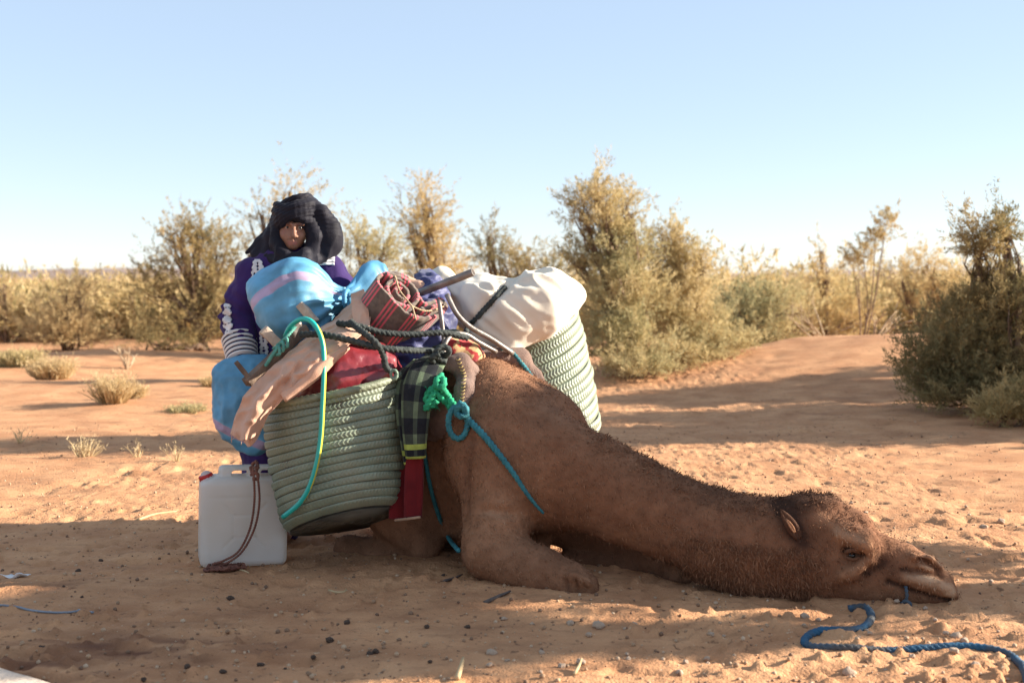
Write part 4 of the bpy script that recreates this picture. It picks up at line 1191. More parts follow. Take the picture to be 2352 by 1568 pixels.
V, F = merge([rope([onroll(-.045, .135, .02), onroll(-.062, .08, -.012), onroll(-.05, .02), onroll(-.02, -.03), onroll(.0, -.06), onroll(.004, -.085), onroll(.008, -.135)], .0038, 2, 8),
              rope([onroll(-.002, -.06), onroll(.05, -.066), onroll(.10, -.05), onroll(.17, .0)], .0038, 2, 8)])
mesh('string', V, F, M_string, RL)
#@@PART5
# ------------------------------------------------------------------ the person
M_skin = mat('skin', (1, 1, 1), (.9, .88, .86), rough=.5, vs=40, bump=.12, bs=300, spec=.4, bdist=.002,
             extra=tint_mix([(0, (.02, .014, .012)), (.25, (.16, .07, .05)), (.5, (.265, .130, .080)), (.75, (.30, .105, .085)), (1, (.36, .20, .13))]))
M_black = cloth_mat('black_turban_cotton', (.017, .015, .024), (.008, .007, .012), vs=6, bs=220, sheen=.05, rough=.62, bump=.5)
M_purple = cloth_mat('purple_robe_cloth', (.046, .022, .112), (.030, .015, .074), vs=5, bs=200, sheen=.1, bump=.35)
M_white = cloth_mat('white_trim', (.74, .71, .68), (.60, .57, .55), vs=20, bs=260, bump=.4)
M_striped = cloth_mat('striped_cuff', (1, 1, 1), (.9, .9, .9), vs=20, extra=tint_mix([(0, (.030, .020, .045)), (.45, (.030, .020, .045)), (.55, (.74, .71, .68)), (1, (.74, .71, .68))]))
PY = 5.70
KP = PY / 6.7
PB = np.array([P(660, 700, PY)[0], PY + KP * .05, 0.0]); PB[2] = gz1(PB[0], PB[1])
S = Solid(PB + np.array([-.55, -.55, -.02]), PB + np.array([.55, .35, 1.72]), .0058); S.rs = KP
pel = PB + np.array([.0, .02, .88]); chest = P(664, 655, PY + KP * .03)
S.chain([pel, (pel + chest) / 2, chest], [.135, .13, .145], .08, (np.array([0, 1, 0]), 1.3))
for sx in (-1, 1):
    hip = pel + np.array([.09 * sx, 0, -.03]); foot = PB + np.array([.07 * sx - .09, .05, .06])
    S.chain([hip, PB + np.array([.09 * sx - .03, -.02, .47]), foot], [.088, .058, .042], .04)
    S.chain([foot + np.array([0, .03, -.02]), foot + np.array([.01 * sx, -.15, -.03])], [.04, .032], .02)
shL, shR = P(582, 634, PY + KP * .02), P(752, 630, PY + KP * .05)
elL, wrL = P(548, 722, PY - KP * .02), P(556, 810, PY - KP * .16)
elR, wrR = P(800, 715, PY - KP * .0), P(772, 770, PY - KP * .26)
S.chain([chest + np.array([0, 0, .05]), shL, elL, wrL], [.09, .058, .043, .030], .03)
S.chain([chest + np.array([0, 0, .05]), shR, elR, wrR], [.09, .058, .043, .030], .03)
def hand(wr, d, nrm, out, sgn):
    """palm and five bent fingers closing on what lies below"""
    d, nrm = norm(d), norm(nrm); s = norm(np.cross(d, nrm)) * sgn
    S.chain([wr, wr + d * .05, wr + d * .085], [.028, .033, .031], .015, (nrm, 1.7))
    for k, (o, l) in enumerate(((-.030, .062), (-.010, .074), (.010, .070), (.029, .054))):
        a = wr + d * .085 + s * o
        b = a + norm(d + nrm * .25) * l * .5; c = b + norm(d * .5 + nrm) * l * .35; e = c + norm(-d * .1 + nrm) * l * .28
        S.chain([a - d * .02, a, b, c, e], [.009, .0095, .0088, .0082, .007], .004)
    a = wr + d * .03 - s * .028
    S.chain([a, a + norm(d - s * .8 + nrm * .5) * .04, a + norm(d * 1.1 - s * .5 + nrm) * .07], [.013, .011, .009], .008)
hand(wrL, norm(np.array([.35, -.75, -.6])), norm(np.array([.5, .0, -.8])), None, 1)
hand(wrR, norm(np.array([-.45, -.7, -.5])), norm(np.array([-.5, .1, -.8])), None, -1)
# head
hd = P(674, 522, PY + KP * .02)
S.chain([P(670, 600, PY + KP * .06), P(672, 560, PY + KP * .04)], [.062, .056], .03)
S.ell(hd, (.078, .098, .112), .02)
S.ell(P(673, 548, PY - KP * .035), (.058, .058, .062), .03)
S.ell(P(672.5, 566, PY - KP * .068), (.026, .022, .018), .02)                    # chin
S.chain([P(653, 541, PY - KP * .055), P(646, 534, PY - KP * .03)], [.020, .020], .02)  # cheekbones
S.chain([P(692, 541, PY - KP * .055), P(698, 534, PY - KP * .03)], [.020, .020], .02)
S.chain([P(652, 514, PY - KP * .073), P(668, 515, PY - KP * .083)], [.0095, .011], .012)  # brows
S.chain([P(681, 515, PY - KP * .083), P(697, 516, PY - KP * .073)], [.011, .0095], .012)
S.ell(P(660, 521.5, PY - KP * .088), (.019, .014, .0095), .012, cut=True)
S.ell(P(689, 523, PY - KP * .088), (.019, .014, .0095), .012, cut=True)
S.chain([P(674.5, 517, PY - KP * .082), P(675, 530, PY - KP * .098), P(675.5, 541, PY - KP * .112)], [.0085, .0098, .0135], .010)   # nose
S.ell(P(669, 543.5, PY - KP * .093), (.0088, .010, .0078), .006); S.ell(P(682, 543.5, PY - KP * .093), (.0088, .010, .0078), .006)
S.chain([P(663, 556, PY - KP * .083), P(673, 554, PY - KP * .094), P(682, 556.5, PY - KP * .083)], [.0045, .0068, .0045], .006)      # lips
S.chain([P(664, 559.5, PY - KP * .081), P(673, 561, PY - KP * .091), P(681, 559.5, PY - KP * .081)], [.0045, .0070, .0045], .006)
S.chain([P(662, 557.6, PY - KP * .090), P(673, 557.8, PY - KP * .101), P(683, 557.8, PY - KP * .090)], [.0014, .0018, .0014], .003, cut=True)
for sx in (-1, 1): S.ell(hd + np.array([.083 * sx, .015, -.02]), (.010, .020, .032), .01)
V, F = S.mesh(); V = relax(V, F, 1, .4)
t = .5 + .10 * fbm(V * 30, 3, 5)
def face_t(p, r, a):
    global t
    t = t + a * np.exp(-(np.linalg.norm((V - p) * np.array([1, .6, 1]), axis=1) / r) ** 4)
for uu in (664, 668, 673, 677, 681):
    face_t(P(uu, 556.5, PY - KP * .09), .009, .10); face_t(P(uu, 560.5, PY - KP * .09), .008, .10)
t0 = t.copy()
for a, b, vv, wv in ((651, 668, 514, 2.4), (682, 698, 515.5, 2.4), (660, 671, 549.5, 2.2), (676, 686, 549.5, 2.2)):
    q = np.stack([UC + V[:, 0] / V[:, 1] * FPX, VC - FPX * np.tan(np.arctan2(V[:, 2] - CAM_H, V[:, 1]) + PITCH)], -1)
    m_ = (q[:, 0] > a) & (q[:, 0] < b) & (np.abs(q[:, 1] - vv) < wv) & (V[:, 1] < PY - KP * .045)
    t[m_] = (.10 if vv < 530 else .22) + .08 * np.random.default_rng(1).random(m_.sum())
person = mesh('person', V, F, M_skin, base=PB, tint=np.clip(t, 0, 1))
tag(person, 'person in a purple robe and large black turban standing behind the loaded camel', 'person')
for u_, v_ in ((660, 522, ), (689, 523.5)):
    o = mesh('eye', iv * .0094 + P(u_, v_, PY - KP * .0665), fi, mat('eye_white', (.42, .36, .32), rough=.3, bump=0), person)
    mesh('iris', iv * .0062 + P(u_ + .5, v_, PY - KP * .0725), fi, M_eye, o)

# robe
S = Solid(PB + np.array([-.62, -.62, -.02]), PB + np.array([.62, .42, 1.55]), .010); S.rs = KP
fr_ = (np.array([0, 1, 0]), 1.25)
S.chain([chest + np.array([0, .02, .04]), chest, (pel + chest) / 2, pel, PB + np.array([-.05, .02, .45]), PB + np.array([-.10, .05, .08])], [.10, .200, .212, .22, .20, .16], .06, fr_)
S.chain([P(672, 597, PY + KP * .05), shL + np.array([0, 0, .012])], [.085, .085], .05); S.chain([P(672, 597, PY + KP * .05), shR + np.array([0, 0, .012])], [.085, .085], .05)
S.chain([shL, (shL + elL) / 2, elL, P(551, 770, PY - KP * .09), P(553, 806, PY - KP * .14)], [.088, .090, .082, .074, .068], .030)
S.chain([shR, (shR + elR) / 2, elR, P(785, 750, PY - KP * .16)], [.090, .094, .088, .078], .030)
V, F = S.mesh(); V = relax(V, F, 1, .4); N = vnormals(V, F)
fz = V * np.array([13, 13, 3.0])
V = V + N * (.012 * (1 - 2 * np.abs(fbm(fz, 3, 91))) + .010 * fbm(V * np.array([6, 6, 9]), 3, 92))[:, None]
elb = np.exp(-(np.linalg.norm(V - elL - np.array([-.05, -.05, 0]), axis=1) / .10) ** 2)
V = V + N * (elb * .010 * np.sin(V[:, 2] * 120 + V[:, 0] * 60))[:, None]
robe = mesh('robe', V, F, M_purple, person); robe_bvh = bvh(V, F)

def ribbon(name, path, widths, parent, mtl, nw=22, step=1.2, hole=None, off=.006):
    """a strip of trim laid on the robe, with openwork holes and a scalloped border"""
    p = smooth_path(np.array([(a, b, 0) for a, b in path], float), step)[:, :2]
    t = norm(np.gradient(p, axis=0)); nn = np.stack([-t[:, 1], t[:, 0]], -1)
    L = np.concatenate([[0], np.cumsum(np.linalg.norm(np.diff(p, axis=0), axis=1))])
    w = np.interp(L / L[-1], np.linspace(0, 1, len(widths)), widths)
    q = np.linspace(-1, 1, nw)
    pts = np.array([[hit(robe_bvh, *(p[k] + nn[k] * w[k] * x), off, PY - KP * .1) for x in q] for k in range(len(p))])
    Vv = pts.reshape(-1, 3); Fq = []
    for k in range(len(p) - 1):
        for x in range(nw - 1):
            if hole and hole(L[k], (q[x] + q[x + 1]) / 2 * w[k], w[k]): continue
            quad = [k * nw + x, k * nw + x + 1, (k + 1) * nw + x + 1, (k + 1) * nw + x]
            e = Vv[quad]
            if np.ptp(e, axis=0).max() > .05: continue
            Fq.append(quad)
    o = mesh(name, Vv, np.array(Fq), mtl, parent)
    md = o.modifiers.new('thickness', 'SOLIDIFY'); md.thickness = .004
    return o
def lace(s, x, w):
    if abs(x) > w - 2.6 + 2.6 * abs(math.sin(s * .30)): return True
    c = (s % 30) - 15
    if abs(c) + abs(x) < 4.4: return True
    for cx_, cy_ in ((15, 8.5), (-15, 8.5), (15, -8.5), (-15, -8.5), (7.5, 0), (-7.5, 0)):
        if (c - cx_) ** 2 + (x - cy_) ** 2 < 6.0: return True
    return False
ribbon('lace_trim', [(592, 597), (594, 625), (602, 655), (608, 690), (607, 730)], [9, 18, 22, 18, 11], person, M_white, hole=lace)
ribbon('lace_trim', [(650, 598), (646, 625), (640, 660)], [10, 9, 8], person, M_white, nw=10, hole=lambda s, x, w: abs(x) < 1.0)
ribbon('lace_trim', [(725, 604), (748, 600), (768, 600)], [7, 9, 10], person, M_white, nw=12, hole=lambda s, x, w: abs(abs(x) - 3) < .9)
ribbon('lace_trim', [(523, 698), (523, 720), (524, 745), (528, 768)], [8, 10, 11, 8], person, M_white, nw=10, hole=lambda s, x, w: abs(x) > w - 2 + 2 * math.sin(s * .4) or (s % 18 - 9) ** 2 + (abs(x) - 3.5) ** 2 < 3.2)
ribbon('lace_trim', [(606, 760), (607, 800), (610, 840)], [9, 10, 9], person, M_white, nw=14, hole=lace)
# cuff of the sleeve, white with dark stripes
cA, cB = P(549, 776, PY - KP * .095), P(557, 826, PY - KP * .17)
rings = []; tn_ = []
th = np.linspace(0, 2 * math.pi, 40, endpoint=False); ax = norm(cB - cA); e1 = norm(np.cross(ax, [0, 1, 0])); e2 = np.cross(ax, e1)
for q in np.linspace(0, 1, 61):
    st_ = (q * 5.5) % 1.0
    on = 1.0 if st_ < .62 else 0.0
    r = .078 - .010 * q + (.004 * math.sin(math.pi * st_ / .62) if on else -.001)
    rings.append(cA + (cB - cA) * q + r * (np.cos(th)[:, None] * e1 + np.sin(th)[:, None] * e2)); tn_ += [on] * 40
V1, F1 = loft(np.array(rings)); mesh('cuff', V1, F1, M_striped, person, tint=tn_ + [0, 0])

# turban: wound cloth round head and neck, a loose fall at each side
S = Solid(PB + np.array([-.42, -.42, 1.10]), PB + np.array([.45, .34, 1.72]), .0050); S.rs = KP
cc = P(682, 500, PY + KP * .04)
S.ell(cc, (.118, .132, .100), .02)
# the turns of cloth wound round the crown
for h_, tl, ph_ in ((-.34, .55, .2), (-.12, .95, .3), (.12, .75, .1), (.36, 1.0, .4), (.60, .7, .2), (.80, .9, .7), (.10, -.9, .4), (.42, -.8, .2)):
    rr_ = math.sqrt(1 - h_ * h_) * 1.01
    ring_ = [cc + KP * np.array([.118 * rr_ * math.sin(a), -.132 * rr_ * math.cos(a), .100 * h_ + .034 * tl * math.sin(a + ph_)]) for a in np.linspace(-2.6, 2.6, 26)]
    S.chain(ring_, [.0175] * 26, .009)
S.chain([P(700, 466, PY), P(738, 488, PY - KP * .01), P(758, 520, PY + KP * .01), P(762, 556, PY + KP * .01)], [.030, .040, .050, .050], .012)
S.chain([P(735, 505, PY + KP * .05), P(750, 545, PY + KP * .03), P(742, 575, PY)], [.070, .080, .060], .03)
S.chain([P(712, 505, PY - KP * .01), P(722, 545, PY - KP * .04), P(712, 588, PY - KP * .06)], [.045, .045, .040], .012)
S.chain([P(760, 565, PY + KP * .02), P(738, 592, PY - KP * .02)], [.045, .03], .03)
S.chain([P(632, 505, PY + KP * .02), P(622, 545, PY + KP * .01), P(612, 585, PY)], [.030, .040, .042], .02)
S.chain([P(622, 520, PY + KP * .03), P(596, 556, PY + KP * .03), P(566, 580, PY + KP * .02)], [.020, .030, .012], .02, (np.array([.3, 1, 0]), 1.4))
S.chain([P(605, 560, PY + KP * .01), P(586, 585, PY), P(600, 602, PY - KP * .02)], [.030, .024, .028], .02, (np.array([.3, 1, 0]), 1.4))
S.chain([P(600, 598, PY - KP * .02), P(628, 604, PY - KP * .05)], [.026, .034], .02)
S.chain([P(634, 520, PY - KP * .02), P(637, 560, PY - KP * .05), P(652, 586, PY - KP * .085), P(678, 594, PY - KP * .10), P(702, 582, PY - KP * .09)], [.030, .038, .040, .038, .034], .012)
S.chain([P(618, 592, PY - KP * .03), P(655, 606, PY - KP * .105), P(700, 606, PY - KP * .105), P(735, 594, PY - KP * .03)], [.032, .036, .036, .036], .010)
S.chain([P(628, 578, PY - KP * .03), P(660, 600, PY - KP * .115), P(706, 594, PY - KP * .105), P(728, 570, PY - KP * .05)], [.018, .018, .018, .018], .006)
S.ell(P(674, 541, PY - KP * .12), (.0795, .085, .085), .014, cut=True)
V, F = S.mesh(); V = relax(V, F, 1, .3); N = vnormals(V, F)
ang = np.arctan2(V[:, 0] - hd[0], -(V[:, 1] - hd[1]))
hgt = V[:, 2] - hd[2]
down = np.clip((-hgt + .02) / .08, 0, 1)
drape = ang * 13 + 7.0 * fbm(V * np.array([5, 5, 2.5]), 2, 9) - 20 * hgt
V = V + N * (.0030 * (1 - 2 * np.abs(np.sin(drape * .5)) ** .8) * down + .006 * fbm(V * np.array([11, 11, 5]), 3, 13) + .0016 * (1 - 2 * np.abs(np.sin(hgt * 170 - 9 * np.sin(ang + .3) + 3 * fbm(V * 8, 2, 4)))) * (1 - down))[:, None]
mesh('turban', V, F, M_black, person)

# ------------------------------------------------------------------ saddle: metal frame, pads, blanket, carpet
M_tube = mat('worn_grey_steel', (.26, .235, .21), (.15, .12, .10), rough=.45, vs=18, bump=.2, metal=.35, spec=.5)
M_felt = mat('brown_felt', (.215, .140, .11), (.15, .095, .075), rough=.95, vs=18, bump=.6, bs=220, sheen=.08)
M_thread = mat('yellow_thread', (.55, .40, .16), rough=.8, bump=0)
SF = thing('pack_saddle', 'pack saddle with bent steel tubes and brown stitched felt pads on the withers', 'saddle', P(1085, 880, 5.35))
for pts, r in (([P(1008, 690, 5.34), P(1015, 740, 5.30), P(1020, 800, 5.26), P(1014, 852, 5.20)], .0095), ([P(1026, 676, 5.42), P(1050, 722, 5.40), P(1082, 752, 5.42), P(1128, 778, 5.46), P(1178, 812, 5.52)], .0115),
               ([P(1018, 815, 5.25), P(1022, 790, 5.26), P(1040, 768, 5.30), P(1070, 768, 5.34), P(1100, 786, 5.38), P(1140, 808, 5.44)], .0100), ([P(1060, 785, 5.40), P(1072, 808, 5.40), P(1110, 812, 5.42)], .007)):
    V, F = tube(pts, r, seg=12); mesh('steel_tube', V, F, M_tube, SF)
def pad(pts, rad, k=.03, flat=None):
    V, F = blob([(pts, rad, k, flat)], .008, lambda V, N: .005 * fbm(V * 18, 3, 7) + .002 * vnoise(V * 60, 8)); return V, F
PADS = [camel_bvh]
def hp(u, v, off=.012): return hit(PADS, u, v, off, 5.25)
V, F = pad([P(1026, 836, 5.24), P(1058, 836, 5.25), hp(1076, 862), hp(1072, 905), hp(1060, 950)], [.032, .042, .046, .040, .030]); mesh('felt_pad', V, F, M_felt, SF)
pad_b = bvh(V, F); pad1 = pad_b
st_ = []
for k in range(16):
    q = k / 15; u = np.interp(q, [0, .3, 1], [1052, 1066, 1058]); v = np.interp(q, [0, 1], [826, 945])
    st_.append(tube([hit(pad_b, u - 4, v, .002), hit(pad_b, u, v + 2, .005), hit(pad_b, u + 5, v - 2, .002)], .0024, seg=5))
V, F = merge(st_); o = mesh('stitching', V, F, M_thread, SF); o['kind'] = 'stuff'
V, F = pad([hp(1048, 935, .0), hp(1025, 965, .005), hp(1000, 985, .005)], [.06, .075, .055], .04, (np.array([0, 1, 0]), 1.5)); mesh('felt_pad', V, F, M_felt, SF)
PADS += [pad1, bvh(V, F)]
V, F = pad([P(1100, 822, 5.50), P(1150, 815, 5.56), P(1192, 826, 5.60), P(1222, 868, 5.62), P(1245, 905, 5.62)], [.030, .040, .048, .044, .036]); mesh('felt_pad', V, F, M_felt, SF)
pad_b = bvh(V, F); st_ = []
for k in range(14):
    q = k / 13; u = np.interp(q, [0, 1], [1196, 1246]); v = np.interp(q, [0, 1], [832, 912])
    st_.append(tube([hit(pad_b, u - 4, v, .002, 5.6), hit(pad_b, u + 4, v - 3, .004, 5.6)], .0026, seg=5))
V, F = merge(st_); o = mesh('stitching', V, F, M_thread, SF); o['kind'] = 'stuff'
V, F = pad([P(1235, 905, 5.62), P(1262, 938, 5.62)], [.034, .026]); mesh('felt_pad', V, F, M_felt, SF)

M_carpet = cloth_mat('red_patterned_carpet', (.34, .035, .035), (.50, .33, .16), vs=30, detail=1, amount=(.42, .5), bs=150, bump=.5)
V, F = blob([([P(1035, 800, 5.38), P(1075, 812, 5.42), P(1100, 820, 5.46)], [.05, .055, .03], .03)], .009, lambda V, N: .006 * fbm(V * 20, 3, 3))
tag(mesh('carpet', V, F, M_carpet), 'scrap of red patterned carpet under the saddle tubes', 'carpet')
M_dkgreen = cloth_mat('dark_green_cloth', (.055, .075, .05), (.02, .025, .025), vs=14)
V, F = blob([([P(1000, 820, 5.38), P(1040, 785, 5.42), P(1075, 790, 5.46)], [.05, .05, .04], .03), ([P(985, 850, 5.3), P(1000, 880, 5.28)], [.05, .05], .03)], .009, lambda V, N: .010 * fbm(V * 16, 3, 4))
tag(mesh('cloth', V, F, M_dkgreen), 'dark green cloth bunched beneath the saddle tubes', 'cloth')

def check_extra(nt, out):
    L = nt.links
    uv = nt.nodes.new('ShaderNodeUVMap'); uv.uv_map = 'UVMap'
    sx = nt.nodes.new('ShaderNodeSeparateXYZ'); L.new(uv.outputs[0], sx.inputs[0])
    def mth(op, a, b):
        n = nt.nodes.new('ShaderNodeMath'); n.operation = op
        for i_, q in enumerate((a, b)):
            if isinstance(q, (int, float)): n.inputs[i_].default_value = q
            else: L.new(q, n.inputs[i_])
        return n.outputs[0]
    a = mth('LESS_THAN', mth('FRACT', mth('DIVIDE', sx.outputs[0], .105), 0), .5)
    b = mth('LESS_THAN', mth('FRACT', mth('DIVIDE', sx.outputs[1], .12), 0), .5)
    s = mth('MULTIPLY', mth('ADD', a, b), .5)
    r = nt.nodes.new('ShaderNodeValToRGB'); r.color_ramp.interpolation = 'CONSTANT'
    e = r.color_ramp.elements; e[1].position = .75; e.new(.25)
    for el, (p, c) in zip(e, ((0, (.020, .021, .026)), (.25, (.060, .072, .055)), (.75, (.155, .20, .12)))): el.position = p; el.color = (*c, 1)
    L.new(s, r.inputs[0])
    lim = mth('GREATER_THAN', sx.outputs[1], .375)
    lim2 = mth('MULTIPLY', lim, mth('LESS_THAN', mth('FRACT', mth('DIVIDE', sx.outputs[1], .05), 0), .45))
    mx = nt.nodes.new('ShaderNodeMix'); mx.data_type = 'RGBA'
    L.new(lim2, mx.inputs['Factor']); L.new(r.outputs[0], mx.inputs['A']); mx.inputs['B'].default_value = (.38, .46, .10, 1)
    m2 = nt.nodes.new('ShaderNodeMix'); m2.data_type = 'RGBA'; m2.blend_type = 'MULTIPLY'; m2.inputs['Factor'].default_value = 1
    L.new(mx.outputs['Result'], m2.inputs['A']); L.new(out, m2.inputs['B'])
    return m2.outputs['Result']
M_check = cloth_mat('green_checked_blanket', (1, 1, 1), (.7, .7, .7), vs=30, bs=240, bump=.7, extra=check_extra, sheen=.05)
BK = thing('checked_blanket', 'folded green and black checked blanket with lime edge hanging beside the front basket', 'blanket', P(950, 1060, 5.1))
for path, rr, sd_ in (([P(1000, 822, 5.25), P(975, 850, 5.17), P(958, 905, 5.10), P(953, 980, 5.08), P(955, 1052, 5.09)], [.05, .066, .070, .060, .052, .042], 1),
                      ([P(975, 835, 5.27), P(950, 870, 5.20), P(938, 930, 5.14), P(936, 1000, 5.12), P(938, 1066, 5.12)], [.05, .06, .055, .045, .030, .020], 2)):
    rings, TH, SS = lofted(path, rr, 64, long_wr(.16, 1.0, .5), 100 + sd_, .32, (1, .1, 0))
    V, F = loft(rings)
    u_ = np.concatenate([(np.abs(TH - math.pi) / math.pi * .20 + .02).ravel(), [0, 0]]); v_ = np.concatenate([(SS * .46).ravel(), [0, .46]])
    mesh('fold', V, F, M_check, BK, uv=np.stack([u_, v_], -1))
M_red = cloth_mat('dark_red_cloth', (.17, .012, .014), (.11, .008, .010), vs=10)
M_hem = cloth_mat('tan_hem', (.42, .27, .17), (.3, .19, .12), vs=30)
rings, TH, SS = lofted([P(952, 1040, 5.12), P(950, 1110, 5.11), P(948, 1188, 5.12)], [.032, .036, .037, .035], 60, long_wr(.2, 1.6, .3), 111, .22, (1, .1, 0))
RD = thing('saddle_cloth', 'dark red saddle cloth strip hanging below the checked blanket', 'cloth', P(948, 1190, 5.12))
V, F = loft(rings); mesh('cloth_strip', V, F, M_red, RD)
rings, TH, SS = lofted([P(925, 1050, 5.2), P(918, 1120, 5.18), P(912, 1192, 5.18)], [.035, .04, .04, .036], 60, long_wr(.2, 1.6, .3), 112, .2, (1, .1, 0))
V, F = loft(rings); mesh('cloth_strip', V, F, M_red, RD)
V, F = tube([P(908, 1194, 5.15), P(935, 1191, 5.11), P(966, 1187, 5.10)], .006, seg=6); mesh('hem', V, F, M_hem, RD)

# ------------------------------------------------------------------ steel pipe, wooden frame, hose
PI_ = thing('pipe', 'grey steel pipe sticking out of the load above the cream bag', 'pipe', P(1085, 627, 5.40))
a, b = P(930, 686, 5.52), P(1087, 625, 5.40); ax = norm(b - a)
e1 = norm(np.cross(ax, [0, 0, 1])); e2 = np.cross(e1, ax); th = np.linspace(0, 2 * math.pi, 24, endpoint=False); cs = np.cos(th)[:, None] * e1 + np.sin(th)[:, None] * e2
rings = [a + cs * .0175, b + cs * .0175, b + ax * .001 + cs * .0165, b + ax * .001 + cs * .0140, b - ax * .12 + cs * .0138]
V, F = loft(np.array(rings)); mesh('pipe_wall', V, F, M_tube, PI_)
M_wood = mat('weathered_wood', (.22, .15, .105), (.11, .075, .055), rough=.85, vs=22, bump=.7, bs=90, stretch=(1, 1, .35))
M_woodend = mat('sawn_wood', (.50, .40, .31), (.34, .26, .20), rough=.85, vs=30, bump=.4)
WF = thing('wooden_frame', 'weathered wooden beam with three pegs lashed to the load beside the blue sack', 'frame', P(575, 880, 5.12))
V, F = bar(P(566, 880, 5.06), P(702, 752, 5.26), .046, .038, .005, rough=.003); mesh('beam', V, F, M_wood, WF)
V, F = bar(P(604, 756, 5.13), P(652, 804, 5.16), .042, .040, .004, rough=.002); mesh('peg', V, F, M_woodend, WF)
V, F = bar(P(688, 698, 5.28), P(724, 740, 5.27), .040, .032, .004, rough=.002); mesh('peg', V, F, M_woodend, WF)
V, F = bar(P(541, 830, 5.04), P(578, 876, 5.06), .018, .018, .003, rough=.002); mesh('peg', V, F, M_wood, WF)
V, F = tube([P(668, 772, 5.14), P(680, 748, 5.15), P(690, 742, 5.16)], [.018, .017, .014], seg=14); mesh('metal_sleeve', V, F, M_tube, WF)

M_hose = mat('teal_hose', (1, 1, 1), (.92, .92, .92), rough=.32, vs=12, bump=.05, spec=.5, extra=tint_mix([(0, (.012, .42, .36)), (.6, (.012, .42, .36)), (.7, (.55, .52, .06)), (1, (.55, .52, .06))]))
hp_ = [P(655, 772, 5.16), P(668, 748, 5.12), P(690, 733, 5.08), P(712, 736, 5.05), P(732, 760, 5.03), P(743, 800, 5.01), P(744, 860, 4.97), P(741, 930, 4.955), P(737, 1000, 4.955), P(728, 1060, 4.96), P(712, 1115, 4.975), P(688, 1155, 5.0), P(650, 1187, 5.04)]
p = smooth_path(hp_, .02); V, F = tube(p, .0105, seg=16, smooth=False)
t_, N_, B_ = frames(p); d_ = norm(V[:-2].reshape(len(p), 16, 3) - p[:, None])
tn_ = (d_ @ np.array([.94, -.34, 0]) > .72).astype(float).ravel()
tag(mesh('hose', V, F, M_hose, tint=np.concatenate([tn_, [0, 0]])), 'teal hose with a yellow line hanging in an arc over the front basket', 'hose')

# ------------------------------------------------------------------ ropes
M_rope_dark = mat('dark_green_black_rope', (.075, .085, .078), (.035, .042, .040), rough=.85, vs=40, bump=.6, bs=300)
M_rope_teal = mat('teal_rope', (.050, .225, .255), (.030, .140, .170), rough=.8, vs=30, bump=.5, bs=300)
M_rope_green = mat('bright_green_rope', (.030, .40, .19), (.02, .26, .13), rough=.8, vs=30, bump=.5, bs=260)
M_rope_blue = mat('blue_rope', (.030, .105, .185), (.085, .085, .085), rough=.75, vs=7, bump=.4, bs=240, amount=(.42, .62))
M_rope_brown = mat('brown_cord', (.21, .085, .055), (.13, .05, .035), rough=.85, vs=30, bump=.5)
RP = thing('load_rope', 'thick dark braided rope lashed across the bags in front of the striped roll', 'rope', P(880, 860, 5.15))
for pts in ([P(690, 768, 5.10), P(740, 768, 5.07), P(800, 780, 5.05), P(870, 798, 5.04), P(935, 804, 5.10), P(990, 806, 5.20), P(1024, 816, 5.22)],
            [P(775, 742, 5.18), P(820, 748, 5.15), P(880, 764, 5.17), P(950, 768, 5.22), P(1020, 764, 5.27), P(1074, 776, 5.34)],
            [P(806, 738, 5.15), P(818, 750, 5.11), P(842, 768, 5.05), P(866, 790, 5.03), P(880, 815, 5.05), P(886, 842, 5.06), P(896, 852, 5.07)],
            [P(1022, 818, 5.20), P(1032, 806, 5.18), P(1020, 796, 5.18), P(1004, 804, 5.17), P(1006, 822, 5.18), P(1024, 830, 5.2)],
            [P(1010, 812, 5.16), P(992, 822, 5.16), P(1000, 838, 5.2)]):
    V, F = rope(pts, .0125); mesh('rope_length', V, F, M_rope_dark, RP)
pts = [hit(cream_bvh, 1163 + (1076 - 1163) * q, 658 + (750 - 658) * q, .004, 5.6) for q in np.linspace(0.02, .98, 9)] + [P(1070, 764, 5.5)]
V, F = rope(pts, .0115); tag(mesh('tie_rope', V, F, M_rope_dark), 'dark rope drawn tight round the middle of the cream bag', 'rope')

TR = thing('teal_rope', 'teal rope with a hanging loop running down over the camel shoulder', 'rope', hp(1060, 1000))
pts = [hp(u, v, .016) for u, v in ((1056, 936), (1078, 962), (1112, 1000), (1150, 1045), (1184, 1090), (1210, 1128), (1232, 1155), (1250, 1172))]
V, F = rope(pts, [.013, .013, .012, .010, .008, .005]); mesh('rope_length', V, F, M_rope_teal, TR)
ly = min(hp(1052 + 22 * math.cos(a), 970 + 37 * math.sin(a), .012)[1] for a in np.linspace(-1.4, 4.9, 22)) - .004
pts = [P(1052 + 22 * math.cos(a), 970 + 37 * math.sin(a), ly + .004 * math.cos(a)) for a in np.linspace(-1.4, 4.9, 22)]
V, F = rope(pts, .0115); mesh('loop', V, F, M_rope_teal, TR)
V, F = rope([P(u, v, ly - .012 - .008 * (k % 2)) for k, (u, v) in enumerate(((1052, 925), (1068, 934), (1070, 950), (1058, 956), (1048, 944), (1058, 932), (1070, 944)))], .0125); mesh('knot', V, F, M_rope_teal, TR)
pts = [hit(PADS, u, v, .012, 5.12) for u, v in ((978, 942), (974, 985), (980, 1050), (992, 1120), (1008, 1180), (1030, 1230), (1060, 1264))]
pts[0] = P(980, 940, 5.10)
V, F = rope(pts, .0085); tag(mesh('teal_rope', V, F, M_rope_teal), 'thin teal rope hanging down the flank behind the near foreleg', 'rope')
V, F = merge([rope([hit(camel_bvh, 980 + r_ * math.cos(a), 955 + 1.6 * r_ * math.sin(a), .03 + .006 * k_, 5.08) for a in np.linspace(0, 6.3, 14)], .0075) for k_, r_ in enumerate((13, 10, 14))])
